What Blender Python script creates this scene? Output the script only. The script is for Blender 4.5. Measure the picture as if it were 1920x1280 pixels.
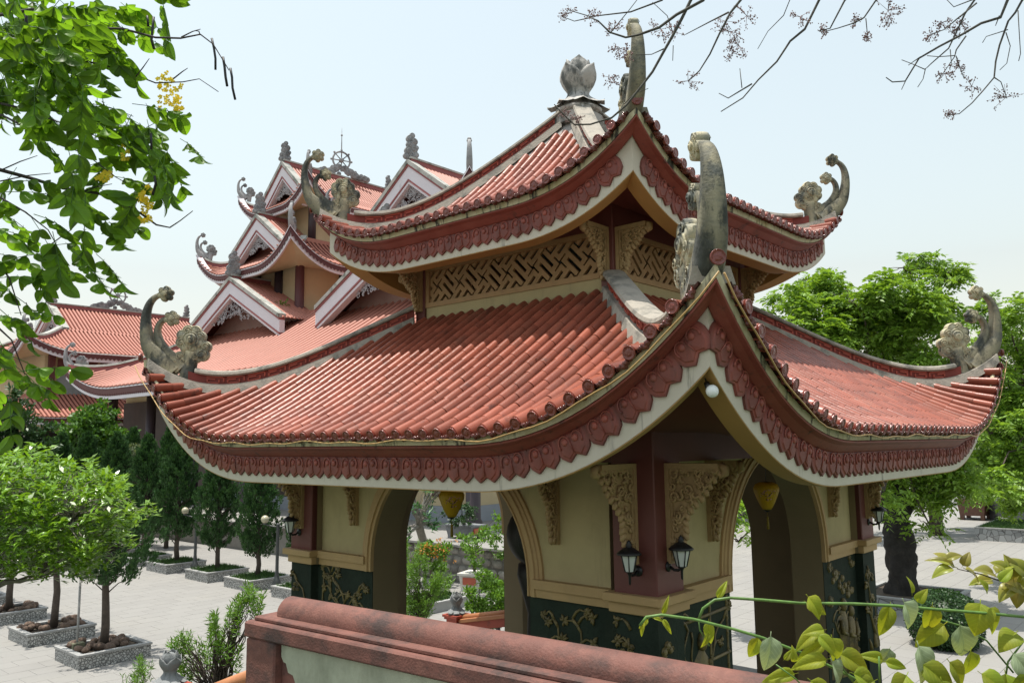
import bpy, math, random
import numpy as np
from mathutils import Vector, Matrix, Quaternion

for o in list(bpy.data.objects):
    bpy.data.objects.remove(o, do_unlink=True)
scene = bpy.context.scene
COL = scene.collection
PI = math.pi
R_ = math.radians

# ------------------------------------------------------------------ camera
CAM = np.array([-10.5094, -7.7786, 5.2153])
YAW, PITCH, ROLL, FPX = 0.7261, 0.123, -0.0118, 1525.34
FW = np.array([math.cos(PITCH)*math.cos(YAW), math.cos(PITCH)*math.sin(YAW), math.sin(PITCH)])
_rt = np.array([math.sin(YAW), -math.cos(YAW), 0.0])
_up = np.cross(_rt, FW)
RT = _rt*math.cos(ROLL) + _up*math.sin(ROLL)
UP = _up*math.cos(ROLL) - _rt*math.sin(ROLL)
cam_data = bpy.data.cameras.new('camera')
cam = bpy.data.objects.new('camera', cam_data)
COL.objects.link(cam)
cam.matrix_world = Matrix(((RT[0], UP[0], -FW[0], CAM[0]), (RT[1], UP[1], -FW[1], CAM[1]),
                           (RT[2], UP[2], -FW[2], CAM[2]), (0, 0, 0, 1)))
cam_data.sensor_width = 36.0
cam_data.lens = FPX/1920*36.0
cam_data.clip_start = 0.05
cam_data.clip_end = 3000
scene.camera = cam

# ------------------------------------------------------------------ sky and sun
SUN_DIR = Vector((0.085, -0.12, -1.0)).normalized()          # the way the light travels
world = bpy.data.worlds.new('World')
scene.world = world
world.use_nodes = True
wn = world.node_tree.nodes
wl = world.node_tree.links
wn.clear()
sky = wn.new('ShaderNodeTexSky')
sky.sky_type = 'NISHITA'
sky.sun_disc = False
sky.sun_elevation = math.asin(-SUN_DIR.z)
sky.sun_rotation = math.atan2(-SUN_DIR.x, -SUN_DIR.y)
sky.altitude = 0
sky.air_density = 2.0
sky.dust_density = 2.0
sky.ozone_density = 2.0
bg = wn.new('ShaderNodeBackground')
bg.inputs['Strength'].default_value = 0.15
wo = wn.new('ShaderNodeOutputWorld')
hz = wn.new('ShaderNodeHueSaturation')                 # white summer haze over the whole sky
hz.inputs['Hue'].default_value = 0.475
hz.inputs['Saturation'].default_value = 0.44
hz.inputs['Value'].default_value = 1.06
wl.new(sky.outputs[0], hz.inputs['Color'])
wl.new(hz.outputs[0], bg.inputs['Color'])
wl.new(bg.outputs[0], wo.inputs['Surface'])
sun_data = bpy.data.lights.new('sun', 'SUN')
sun_data.energy = 5.0
sun_data.angle = R_(0.55)
sun_data.color = (1.0, 0.95, 0.87)
sun = bpy.data.objects.new('sun', sun_data)
COL.objects.link(sun)
sun.rotation_euler = SUN_DIR.to_track_quat('-Z', 'Y').to_euler()
sun.location = (0, 0, 60)
scene.view_settings.view_transform = 'Standard'
scene.view_settings.look = 'None'
scene.view_settings.gamma = 1.0
scene.view_settings.use_curve_mapping = False
scene.view_settings.exposure = 0.24

# ------------------------------------------------------------------ pixels to places
def ray(px, py):
    return FW + RT*(px-960)/FPX - UP*(py-640)/FPX
def at(px, py, D):                       # a pixel at depth D
    return Vector(CAM + ray(px, py)*D)
def on_ground(px, py, z=0.0):            # a pixel on the level z
    d = ray(px, py)
    return Vector(CAM + d*((z-CAM[2])/d[2]))
def on_x(px, py, x):
    d = ray(px, py)
    return Vector(CAM + d*((x-CAM[0])/d[0]))
def on_y(px, py, y):
    d = ray(px, py)
    return Vector(CAM + d*((y-CAM[1])/d[1]))

# ------------------------------------------------------------------ object helpers
ORG = {}
def tag(o, label=None, cat=None, group=None, kind=None):
    if label: o['label'] = label
    if cat: o['category'] = cat
    if group: o['group'] = group
    if kind: o['kind'] = kind
    return o
def thing(name, loc=(0, 0, 0), label=None, cat=None, group=None):
    o = bpy.data.objects.new(name, None)
    o.empty_display_size = 0.2
    COL.objects.link(o)
    o.location = loc
    ORG[o] = Vector(loc)
    return tag(o, label, cat, group)
def copy_tree(o, parent=None):
    c = o.copy()
    COL.objects.link(c)
    c.parent = parent
    for ch in o.children:
        copy_tree(ch, c)
    return c
def inst(name, mesh, M, parent):
    o = bpy.data.objects.new(name, mesh)
    COL.objects.link(o)
    o.parent = parent
    if parent is not None:
        M = Matrix.Translation(-ORG.get(parent, Vector((0, 0, 0)))) @ M
    o.matrix_local = M
    return o

class MB:
    """collects verts and faces of one mesh (world coordinates)"""
    def __init__(s):
        s.v = []; s.f = []; s.sm = []
    def add(s, vs, fs, smooth=False, M=None):
        n = len(s.v)
        if M is not None:
            vs = [M @ Vector(p) for p in vs]
        s.v.extend([tuple(p) for p in vs])
        for f in fs:
            s.f.append(tuple(i+n for i in f)); s.sm.append(smooth)
        return s
    def box(s, a, b, M=None):
        (x0, y0, z0), (x1, y1, z1) = a, b
        if x0 > x1: x0, x1 = x1, x0
        if y0 > y1: y0, y1 = y1, y0
        if z0 > z1: z0, z1 = z1, z0
        vs = [(x0,y0,z0),(x1,y0,z0),(x1,y1,z0),(x0,y1,z0),(x0,y0,z1),(x1,y0,z1),(x1,y1,z1),(x0,y1,z1)]
        fs = [(0,3,2,1),(4,5,6,7),(0,1,5,4),(1,2,6,5),(2,3,7,6),(3,0,4,7)]
        return s.add(vs, fs, False, M)
    def cbox(s, a, b, c=0.01, M=None):
        """box with chamfered vertical and top edges"""
        (x0, y0, z0), (x1, y1, z1) = a, b
        def ring(i, z):
            return [(x0+i+c,y0+i,z),(x1-i-c,y0+i,z),(x1-i,y0+i+c,z),(x1-i,y1-i-c,z),
                    (x1-i-c,y1-i,z),(x0+i+c,y1-i,z),(x0+i,y1-i-c,z),(x0+i,y0+i+c,z)]
        vs = ring(c, z0)+ring(0, z0+c)+ring(0, z1-c)+ring(c, z1)
        fs = [tuple(reversed(range(8))), tuple(range(24, 32))]
        for r in range(3):
            for i in range(8):
                j = (i+1) % 8
                fs.append((r*8+i, r*8+j, r*8+8+j, r*8+8+i))
        return s.add(vs, fs, False, M)
    def tube(s, pts, rads, n=8, caps=True, smooth=True, M=None):
        pts = [Vector(p) for p in pts]
        if not hasattr(rads, '__len__'): rads = [rads]*len(pts)
        vs = []; fs = []
        t0 = (pts[1]-pts[0]).normalized()
        ref = Vector((0, 0, 1)) if abs(t0.z) < 0.9 else Vector((1, 0, 0))
        u = t0.cross(ref).normalized()
        for i, p in enumerate(pts):
            if i == 0: t = pts[1]-pts[0]
            elif i == len(pts)-1: t = pts[-1]-pts[-2]
            else: t = pts[i+1]-pts[i-1]
            t = t.normalized()
            u = (u - t*u.dot(t))
            u = u.normalized() if u.length > 1e-6 else t.orthogonal().normalized()
            w = t.cross(u)
            for k in range(n):
                a = 2*PI*k/n
                vs.append(p + (u*math.cos(a)+w*math.sin(a))*rads[i])
        for i in range(len(pts)-1):
            for k in range(n):
                k2 = (k+1) % n
                fs.append((i*n+k, i*n+k2, (i+1)*n+k2, (i+1)*n+k))
        if caps:
            fs.append(tuple(reversed(range(n))))
            fs.append(tuple(range((len(pts)-1)*n, len(pts)*n)))
        return s.add(vs, fs, smooth, M)
    def lathe(s, prof, n=16, M=None, smooth=True, caps=True):
        vs = []; fs = []
        for r, z in prof:
            for k in range(n):
                a = 2*PI*k/n
                vs.append((r*math.cos(a), r*math.sin(a), z))
        for i in range(len(prof)-1):
            for k in range(n):
                k2 = (k+1) % n
                fs.append((i*n+k, i*n+k2, (i+1)*n+k2, (i+1)*n+k))
        if caps:
            fs.append(tuple(reversed(range(n))))
            fs.append(tuple(range((len(prof)-1)*n, len(prof)*n)))
        return s.add(vs, fs, smooth, M)
    def prism(s, poly, z0, z1, M=None):
        n = len(poly)
        vs = [(x, y, z0) for x, y in poly]+[(x, y, z1) for x, y in poly]
        fs = [tuple(reversed(range(n))), tuple(range(n, 2*n))]
        for i in range(n):
            j = (i+1) % n
            fs.append((i, j, n+j, n+i))
        return s.add(vs, fs, False, M)
    def grid(s, rows, smooth=True, M=None, flip=False):
        """rows: list of equally long lists of points"""
        nv = len(rows[0]); vs = [p for r in rows for p in r]; fs = []
        for i in range(len(rows)-1):
            for j in range(nv-1):
                q = (i*nv+j, i*nv+j+1, (i+1)*nv+j+1, (i+1)*nv+j)
                fs.append(tuple(reversed(q)) if flip else q)
        return s.add(vs, fs, smooth, M)
    def sphere(s, c, r, n=10, m=6, sc=(1, 1, 1), M=None):
        prof = []
        vs = []; fs = []
        for i in range(m+1):
            a = -PI/2+PI*i/m
            for k in range(n):
                b = 2*PI*k/n
                vs.append((c[0]+r*sc[0]*math.cos(a)*math.cos(b), c[1]+r*sc[1]*math.cos(a)*math.sin(b), c[2]+r*sc[2]*math.sin(a)))
        for i in range(m):
            for k in range(n):
                k2 = (k+1) % n
                fs.append((i*n+k, i*n+k2, (i+1)*n+k2, (i+1)*n+k))
        return s.add(vs, fs, True, M)
    def mesh(s, name, mat, origin=None):
        v = np.array(s.v, dtype=np.float64).reshape(-1, 3)
        if origin is not None: v = v-np.array(origin)
        me = bpy.data.meshes.new(name)
        me.from_pydata(v.tolist(), [], s.f)
        me.polygons.foreach_set('use_smooth', s.sm)
        if mat is not None: me.materials.append(mat)
        me.update()
        return me
    def build(s, name, mat, parent=None, kind=None, label=None):
        org = ORG.get(parent, Vector((0, 0, 0))) if parent is not None else None
        me = s.mesh(name, mat, org)
        o = bpy.data.objects.new(name, me)
        COL.objects.link(o)
        if parent is not None:
            o.parent = parent
            ORG[o] = org
        if kind: o['kind'] = kind
        if label: o['label'] = label
        return o

def frame(o, x, y, z):
    x, y, z, o = Vector(x), Vector(y), Vector(z), Vector(o)
    return Matrix(((x.x, y.x, z.x, o.x), (x.y, y.y, z.y, o.y), (x.z, y.z, z.z, o.z), (0, 0, 0, 1)))
def T(x, y, z): return Matrix.Translation((x, y, z))
def RZ(a): return Matrix.Rotation(a, 4, 'Z')

def quads_mesh(name, verts, nper, mat, smooth=False):
    """verts: array (count*nper,3); each nper verts is one face"""
    verts = np.ascontiguousarray(verts, dtype=np.float32)
    n = len(verts); nf = n//nper
    me = bpy.data.meshes.new(name)
    me.vertices.add(n); me.vertices.foreach_set('co', verts.ravel())
    me.loops.add(n); me.loops.foreach_set('vertex_index', np.arange(n, dtype=np.int32))
    me.polygons.add(nf)
    me.polygons.foreach_set('loop_start', np.arange(0, n, nper, dtype=np.int32))
    if mat is not None: me.materials.append(mat)
    me.update(calc_edges=True)
    me.validate()
    return me

# ------------------------------------------------------------------ materials
def lin(r, g, b):                        # 0..255 display values to linear
    f = lambda c: (c/255/12.92) if c/255 <= 0.04045 else ((c/255+0.055)/1.055)**2.4
    return (f(r), f(g), f(b))
def pmat(name, col, rough=0.6, var=0.18, vscale=2.5, bump=0.0, bscale=30, island=0.0, stains=(), spec=0.5,
         metallic=0.0, coat=0.0, trans=0.0, hue=None):
    """procedural surface: base colour, broad noise, optional per-piece variation, stains (colour, scale xyz, low, high, amount)"""
    m = bpy.data.materials.new(name)
    m.use_nodes = True
    nt = m.node_tree; N = nt.nodes; L = nt.links
    b = N['Principled BSDF']
    b.inputs['Roughness'].default_value = rough
    b.inputs['Specular IOR Level'].default_value = spec
    b.inputs['Metallic'].default_value = metallic
    if coat: 
        b.inputs['Coat Weight'].default_value = coat
        b.inputs['Coat Roughness'].default_value = 0.15
    geo = N.new('ShaderNodeNewGeometry')
    noi = N.new('ShaderNodeTexNoise')
    noi.inputs['Scale'].default_value = vscale
    noi.inputs['Detail'].default_value = 6
    noi.inputs['Roughness'].default_value = 0.65
    L.new(geo.outputs['Position'], noi.inputs['Vector'])
    ramp = N.new('ShaderNodeMapRange')
    ramp.inputs['From Min'].default_value = 0.3; ramp.inputs['From Max'].default_value = 0.7
    ramp.inputs['To Min'].default_value = 1-var; ramp.inputs['To Max'].default_value = 1+var
    L.new(noi.outputs['Fac'], ramp.inputs['Value'])
    fac = ramp.outputs[0]
    if island:
        oi = N.new('ShaderNodeObjectInfo')
        ad = N.new('ShaderNodeMath'); ad.operation = 'ADD'
        L.new(geo.outputs['Random Per Island'], ad.inputs[0]); L.new(oi.outputs['Random'], ad.inputs[1])
        fr = N.new('ShaderNodeMath'); fr.operation = 'FRACT'; L.new(ad.outputs[0], fr.inputs[0])
        mr = N.new('ShaderNodeMapRange')
        mr.inputs['To Min'].default_value = 1-island; mr.inputs['To Max'].default_value = 1+island
        L.new(fr.outputs[0], mr.inputs['Value'])
        mu = N.new('ShaderNodeMath'); mu.operation = 'MULTIPLY'
        L.new(fac, mu.inputs[0]); L.new(mr.outputs[0], mu.inputs[1]); fac = mu.outputs[0]
    vm = N.new('ShaderNodeVectorMath'); vm.operation = 'SCALE'
    vm.inputs[0].default_value = col
    L.new(fac, vm.inputs['Scale'])
    cur = vm.outputs[0]
    if hue:                                   # second colour mixed per island / by noise
        mx = N.new('ShaderNodeMix'); mx.data_type = 'RGBA'
        mx.inputs['B'].default_value = (*hue[0], 1)
        L.new(cur, mx.inputs['A'])
        n2 = N.new('ShaderNodeMapRange'); n2.inputs['From Min'].default_value = hue[1]; n2.inputs['From Max'].default_value = hue[2]
        L.new(geo.outputs['Random Per Island'] if hue[3] else noi.outputs['Fac'], n2.inputs['Value'])
        L.new(n2.outputs[0], mx.inputs['Factor'])
        cur = mx.outputs['Result']
    for (sc, scale, lo, hi, amt) in stains:
        mp = N.new('ShaderNodeMapping'); mp.inputs['Scale'].default_value = scale
        L.new(geo.outputs['Position'], mp.inputs['Vector'])
        n2 = N.new('ShaderNodeTexNoise'); n2.inputs['Scale'].default_value = 1.0; n2.inputs['Detail'].default_value = 7
        n2.inputs['Roughness'].default_value = 0.7
        L.new(mp.outputs[0], n2.inputs['Vector'])
        mr = N.new('ShaderNodeMapRange'); mr.inputs['From Min'].default_value = lo; mr.inputs['From Max'].default_value = hi
        mr.inputs['To Max'].default_value = amt
        L.new(n2.outputs['Fac'], mr.inputs['Value'])
        mx = N.new('ShaderNodeMix'); mx.data_type = 'RGBA'
        mx.inputs['B'].default_value = (*sc, 1)
        L.new(mr.outputs[0], mx.inputs['Factor']); L.new(cur, mx.inputs['A'])
        cur = mx.outputs['Result']
    L.new(cur, b.inputs['Base Color'])
    if bump:
        nb = N.new('ShaderNodeTexNoise'); nb.inputs['Scale'].default_value = bscale; nb.inputs['Detail'].default_value = 6
        L.new(geo.outputs['Position'], nb.inputs['Vector'])
        bp = N.new('ShaderNodeBump'); bp.inputs['Strength'].default_value = bump; bp.inputs['Distance'].default_value = 0.02
        L.new(nb.outputs['Fac'], bp.inputs['Height']); L.new(bp.outputs[0], b.inputs['Normal'])
    if trans:                                 # leaves let light through
        out = N['Material Output']
        tr = N.new('ShaderNodeBsdfTranslucent')
        ts = N.new('ShaderNodeVectorMath'); ts.operation = 'MULTIPLY'; ts.inputs[1].default_value = (1.25, 1.15, 0.45)
        L.new(cur, ts.inputs[0]); L.new(ts.outputs[0], tr.inputs['Color'])
        ms = N.new('ShaderNodeMixShader'); ms.inputs[0].default_value = trans
        L.new(b.outputs[0], ms.inputs[1]); L.new(tr.outputs[0], ms.inputs[2])
        L.new(ms.outputs[0], out.inputs['Surface'])
    return m

BLK = (0.012, 0.014, 0.013)
M_tile = pmat('terracotta_tile', (0.262, 0.073, 0.043), 0.33, 0.12, 1.6, spec=0.42, island=0.20, bump=0.08, bscale=60,
              stains=[((0.07, 0.045, 0.04), (0.9, 0.9, 0.9), 0.5, 0.75, 0.25), ((0.05, 0.035, 0.03), (4, 4, 4), 0.56, 0.72, 0.75), ((0.42, 0.2, 0.13), (1.3, 1.3, 1.3), 0.5, 0.8, 0.3)])
M_pan = pmat('pan_tile', (0.055, 0.022, 0.017), 0.7, 0.2, 3, spec=0.1, island=0.2, stains=[((0.06, 0.045, 0.04), (6, 6, 6), 0.5, 0.75, 0.7)])  # very dark colour paints in the shadowed gaps between tile rows
M_cap = pmat('glazed_tile_end', (0.17, 0.035, 0.022), 0.22, 0.2, 8, bump=0.5, bscale=45, spec=0.6)
M_drip = pmat('glazed_drip_tile', (0.11, 0.022, 0.014), 0.16, 0.2, 8, bump=0.6, bscale=50, spec=0.7)
M_cream = pmat('eave_cream', (0.52, 0.48, 0.32), 0.75, 0.15, 3, bump=0.1, stains=[((0.34, 0.27, 0.08), (5, 5, 2), 0.45, 0.7, 0.65), (BLK, (7, 7, 1.6), 0.54, 0.63, 0.95)])
M_red = pmat('painted_red_moulding', (0.225, 0.05, 0.036), 0.6, 0.14, 2.0, bump=0.08, stains=[((0.04, 0.022, 0.022), (8, 8, 0.7), 0.56, 0.68, 0.75), ((0.30, 0.12, 0.09), (2, 2, 2), 0.5, 0.8, 0.4)])
M_petal = pmat('painted_red_petal', (0.26, 0.062, 0.042), 0.55, 0.15, 4, bump=0.12, bscale=50, island=0.14, stains=[((0.06, 0.03, 0.03), (5, 5, 2), 0.52, 0.70, 0.7), ((0.30, 0.12, 0.09), (1.2, 1.2, 1.2), 0.5, 0.75, 0.45)])
M_white = pmat('white_fascia', (0.54, 0.50, 0.41), 0.75, 0.06, 2.5, bump=0.06, stains=[(BLK, (6, 6, 0.6), 0.60, 0.70, 0.75), ((0.45, 0.43, 0.30), (2, 2, 2), 0.5, 0.8, 0.5)])
M_ochre = pmat('ochre_soffit', (0.40, 0.235, 0.075), 0.75, 0.08, 1.5, bump=0.05)
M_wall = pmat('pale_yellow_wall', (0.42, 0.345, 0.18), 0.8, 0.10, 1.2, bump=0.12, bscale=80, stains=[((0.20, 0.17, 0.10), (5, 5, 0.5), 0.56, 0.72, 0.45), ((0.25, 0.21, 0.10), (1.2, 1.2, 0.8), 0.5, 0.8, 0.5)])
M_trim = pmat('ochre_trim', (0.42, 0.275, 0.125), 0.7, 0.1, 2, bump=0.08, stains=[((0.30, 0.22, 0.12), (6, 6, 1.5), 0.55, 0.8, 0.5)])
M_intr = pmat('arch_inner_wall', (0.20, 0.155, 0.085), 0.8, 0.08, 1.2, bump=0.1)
M_maroon = pmat('maroon_pillar', (0.13, 0.037, 0.03), 0.55, 0.12, 2, bump=0.06)
M_carve = pmat('carved_ochre', (0.36, 0.245, 0.115), 0.65, 0.2, 9, bump=0.2, bscale=60, stains=[((0.10, 0.07, 0.04), (9, 9, 9), 0.55, 0.75, 0.6)])
M_lattice = pmat('lattice_ochre', (0.37, 0.235, 0.11), 0.7, 0.12, 5, bump=0.1)
M_stone = pmat('weathered_horn_stone', (0.50, 0.45, 0.30), 0.85, 0.2, 4, bump=0.35, bscale=40,
               stains=[((0.035, 0.045, 0.042), (2.6, 2.6, 1.5), 0.50, 0.58, 0.92), ((0.20, 0.21, 0.19), (3, 3, 5), 0.48, 0.62, 0.7), ((0.06, 0.065, 0.05), (14, 14, 10), 0.56, 0.66, 0.6)])
M_ridge = pmat('ridge_cap_mortar', (0.33, 0.30, 0.25), 0.9, 0.2, 3, bump=0.4, bscale=50, stains=[((0.05, 0.055, 0.05), (3, 3, 3), 0.48, 0.64, 0.85), ((0.46, 0.42, 0.36), (6, 6, 6), 0.55, 0.8, 0.6)])
M_fret = pmat('red_fret_band', (0.36, 0.062, 0.035), 0.6, 0.14, 3, bump=0.1, stains=[((0.08, 0.03, 0.03), (5, 5, 5), 0.55, 0.75, 0.6)])
M_lotus = pmat('lotus_stone', (0.42, 0.40, 0.37), 0.8, 0.12, 3, bump=0.25, bscale=50, stains=[((0.05, 0.055, 0.05), (3.2, 3.2, 1.3), 0.48, 0.58, 0.9), ((0.16, 0.19, 0.2), (2, 2, 2), 0.5, 0.8, 0.6)])
M_dado = pmat('dark_relief_ground', (0.018, 0.028, 0.02), 0.8, 0.3, 3, spec=0.2, bump=0.3, bscale=25, stains=[((0.03, 0.035, 0.022), (4, 4, 4), 0.52, 0.75, 0.6)])
M_gold = pmat('antique_gold_relief', (0.145, 0.108, 0.036), 0.5, 0.35, 7, bump=0.3, bscale=50, stains=[((0.02, 0.024, 0.016), (8, 8, 8), 0.5, 0.7, 0.85)])
M_blackm = pmat('black_metal', (0.012, 0.012, 0.013), 0.42, 0.2, 5)
M_frost = pmat('frosted_glass', (0.55, 0.58, 0.55), 0.35, 0.05, 3)
M_bulb = pmat('white_bulb', (0.8, 0.84, 0.82), 0.25, 0.02, 3)
M_silk = pmat('yellow_silk', (0.55, 0.36, 0.015), 0.45, 0.12, 6, trans=0.3)
M_floor = pmat('grey_floor_stone', (0.30, 0.30, 0.28), 0.8, 0.12, 2, bump=0.1)
M_wire = pmat('tan_cable', (0.40, 0.25, 0.09), 0.55, 0.2, 2)
M_dark = pmat('dark_lacquer', (0.010, 0.008, 0.008), 0.6, 0.3, 4)
M_ceil = pmat('blue_green_ceiling', (0.10, 0.13, 0.13), 0.8, 0.15, 2)

def vmat(name, col, gap, scale, edge=0.06, rough=0.8, var=0.25, bump=0.6):
    """stones or pebbles set in mortar: cell colours with darker joints"""
    m = bpy.data.materials.new(name); m.use_nodes = True
    nt = m.node_tree; N = nt.nodes; L = nt.links; b = N['Principled BSDF']
    b.inputs['Roughness'].default_value = rough
    geo = N.new('ShaderNodeNewGeometry')
    v1 = N.new('ShaderNodeTexVoronoi'); v1.feature = 'DISTANCE_TO_EDGE'; v1.inputs['Scale'].default_value = scale
    v2 = N.new('ShaderNodeTexVoronoi'); v2.inputs['Scale'].default_value = scale
    for v in (v1, v2): L.new(geo.outputs['Position'], v.inputs['Vector'])
    hs = N.new('ShaderNodeSeparateColor'); L.new(v2.outputs['Color'], hs.inputs[0])
    mr = N.new('ShaderNodeMapRange'); mr.inputs['To Min'].default_value = 1-var; mr.inputs['To Max'].default_value = 1+var
    L.new(hs.outputs[0], mr.inputs['Value'])
    sc = N.new('ShaderNodeVectorMath'); sc.operation = 'SCALE'; sc.inputs[0].default_value = col; L.new(mr.outputs[0], sc.inputs['Scale'])
    ed = N.new('ShaderNodeMapRange'); ed.inputs['From Min'].default_value = edge*0.4; ed.inputs['From Max'].default_value = edge
    L.new(v1.outputs['Distance'], ed.inputs['Value'])
    mx = N.new('ShaderNodeMix'); mx.data_type = 'RGBA'; mx.inputs['A'].default_value = (*gap, 1)
    L.new(ed.outputs[0], mx.inputs['Factor']); L.new(sc.outputs[0], mx.inputs['B'])
    L.new(mx.outputs['Result'], b.inputs['Base Color'])
    bp = N.new('ShaderNodeBump'); bp.inputs['Strength'].default_value = bump; bp.inputs['Distance'].default_value = 0.02
    L.new(ed.outputs[0], bp.inputs['Height']); L.new(bp.outputs[0], b.inputs['Normal'])
    return m

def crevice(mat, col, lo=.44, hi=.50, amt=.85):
    """shade like ambient occlusion, painted into the hollows of a carving"""
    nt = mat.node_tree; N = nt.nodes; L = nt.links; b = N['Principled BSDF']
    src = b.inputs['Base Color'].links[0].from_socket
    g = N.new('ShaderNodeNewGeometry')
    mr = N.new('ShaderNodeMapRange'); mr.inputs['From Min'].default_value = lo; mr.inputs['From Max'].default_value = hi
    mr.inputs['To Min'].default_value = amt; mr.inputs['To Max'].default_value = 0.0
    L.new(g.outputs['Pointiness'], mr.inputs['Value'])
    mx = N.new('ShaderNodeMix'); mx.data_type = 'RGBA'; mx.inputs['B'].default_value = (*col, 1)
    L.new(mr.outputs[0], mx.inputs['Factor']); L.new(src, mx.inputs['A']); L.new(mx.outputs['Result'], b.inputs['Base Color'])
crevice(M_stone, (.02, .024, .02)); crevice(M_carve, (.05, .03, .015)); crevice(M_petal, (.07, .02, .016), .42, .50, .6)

M_fretbg = pmat('red_fret_ground', (0.19, 0.03, 0.02), 0.7, 0.15, 3)

def veins(mat, dark=.72):
    """midrib and side veins drawn in the leaf's own coordinates (length 1 along y)"""
    nt = mat.node_tree; N = nt.nodes; L = nt.links; b = N['Principled BSDF']
    src = b.inputs['Base Color'].links[0].from_socket
    tc = N.new('ShaderNodeTexCoord'); sp = N.new('ShaderNodeSeparateXYZ'); L.new(tc.outputs['Object'], sp.inputs[0])
    def m(op, a, b_=None):
        n = N.new('ShaderNodeMath'); n.operation = op
        for i, v in enumerate((a, b_)):
            if v is None: continue
            if isinstance(v, (int, float)): n.inputs[i].default_value = v
            else: L.new(v, n.inputs[i])
        return n.outputs[0]
    ax = m('ABSOLUTE', sp.outputs[0])
    w = m('SINE', m('MULTIPLY', m('SUBTRACT', sp.outputs[1], m('MULTIPLY', ax, .7)), 46.0))
    vein = m('GREATER_THAN', w, .86)
    mid = m('LESS_THAN', ax, .022)
    f = m('MULTIPLY', m('MAXIMUM', vein, mid), 1-dark)
    sc = N.new('ShaderNodeVectorMath'); sc.operation = 'SCALE'; L.new(src, sc.inputs[0]); L.new(m('ADD', m('MULTIPLY', f, 1.0), .93), sc.inputs['Scale'])
    L.new(sc.outputs[0], b.inputs['Base Color'])
# ------------------------------------------------------------------ curved hip roofs
class Roof:
    def __init__(s, cx, cy, Ex, Ey, U, pts, rise, rad, pw=2.4, fade=1.6):
        s.cx, s.cy, s.Ex, s.Ey, s.U, s.rise, s.rad, s.pw, s.fade = cx, cy, Ex, Ey, U, rise, rad, pw, fade
        a = np.array(pts)
        s.poly = np.polyfit(a[:, 0], a[:, 1], min(3, len(pts)-1))
    def prof(s, u): return float(np.polyval(s.poly, u))
    def half(s, k): return s.Ey if k % 2 == 0 else s.Ex
    def nt(s, k):
        th = PI+k*PI/2
        n = Vector((round(math.cos(th)), round(math.sin(th)), 0))
        return n, Vector((n.y, -n.x, 0))
    def lift(s, c): return s.rise*max(0.0, 1-max(c, 0)/s.rad)**s.pw
    def P(s, k, a, u, dz=0.0):
        n, t = s.nt(k)
        En = s.Ex if k % 2 == 0 else s.Ey
        c = s.half(k)-abs(a)
        z = s.prof(max(u, 0)) + (min(u, 0)*0.3) + s.lift(c)*max(0.0, 1-max(u, 0)/s.U)**s.fade
        p = Vector((s.cx, s.cy, z+dz)) + n*(En-u) + t*a
        return p
    def slope(s, k, a):
        h = 0.02
        L = s.half(k)
        a = max(-L+h, min(L-h, a))
        return (s.P(k, a+h, 0).z-s.P(k, a-h, 0).z)/(2*h)
    def E(s, k, a, u, t, tk=0.0):
        """point of the eave band: a along the eave, u inward, t down (square to the eave line)"""
        n, tv = s.nt(k)
        En = s.Ex if k % 2 == 0 else s.Ey
        L = s.half(k)
        kk = math.sqrt(1+s.slope(k, a)**2)
        z = s.P(k, a, 0).z-0.045-t*kk-tk*(kk-1)
        return Vector((s.cx, s.cy, z))+n*(En-u)+tv*(a*(L-u)/L)
    def corner(s, q, c, dz=0.0):
        sx, sy = [(-1, -1), (-1, 1), (1, 1), (1, -1)][q]
        z = s.prof(max(c, 0))+s.lift(c)*max(0.0, 1-max(c, 0)/s.U)**s.fade
        return Vector((s.cx+sx*(s.Ex-c), s.cy+sy*(s.Ey-c), z+dz))
    def samples(s, k, n):
        L = s.half(k)
        r = s.rad/L
        out = []
        for i in range(n+1):
            x = -1+2*i/n
            out.append(L*(math.copysign(1-(1-abs(x))**1.35, x)))
        return out
    def band(s, profile, mb, n=60, faces=(0, 1, 2, 3), closed=True):
        """sweep a closed profile of (u, t) along the eaves, mitred at the corners"""
        for k in faces:
            ss = s.samples(k, n)
            pr = list(profile)+([profile[0]] if closed else [])
            rows = [[s.E(k, a, *q) for q in pr] for a in ss]
            for j in range(len(pr)-1):
                mb.grid([[r[j], r[j+1]] for r in rows], smooth=True)
    def hipsweep(s, q, prof, mb, c0, c1, n=36, dz=0.0):
        """sweep closed profile of (w, h) up the hip; w horizontal across the hip"""
        d = Vector([(-1, -1), (-1, 1), (1, 1), (1, -1)][q]+(0,)).normalized()
        w = Vector((-d.y, d.x, 0))
        rows = []
        for i in range(n+1):
            c = c0+(c1-c0)*i/n
            p = s.corner(q, c, dz)
            rows.append([p+w*a+Vector((0, 0, h)) for a, h in prof])
        m = len(prof)
        for j in range(m):
            mb.grid([[r[j], r[(j+1) % m]] for r in rows], smooth=False)
        mb.add(rows[0], [tuple(range(m))]); mb.add(rows[-1], [tuple(reversed(range(m)))])

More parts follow.
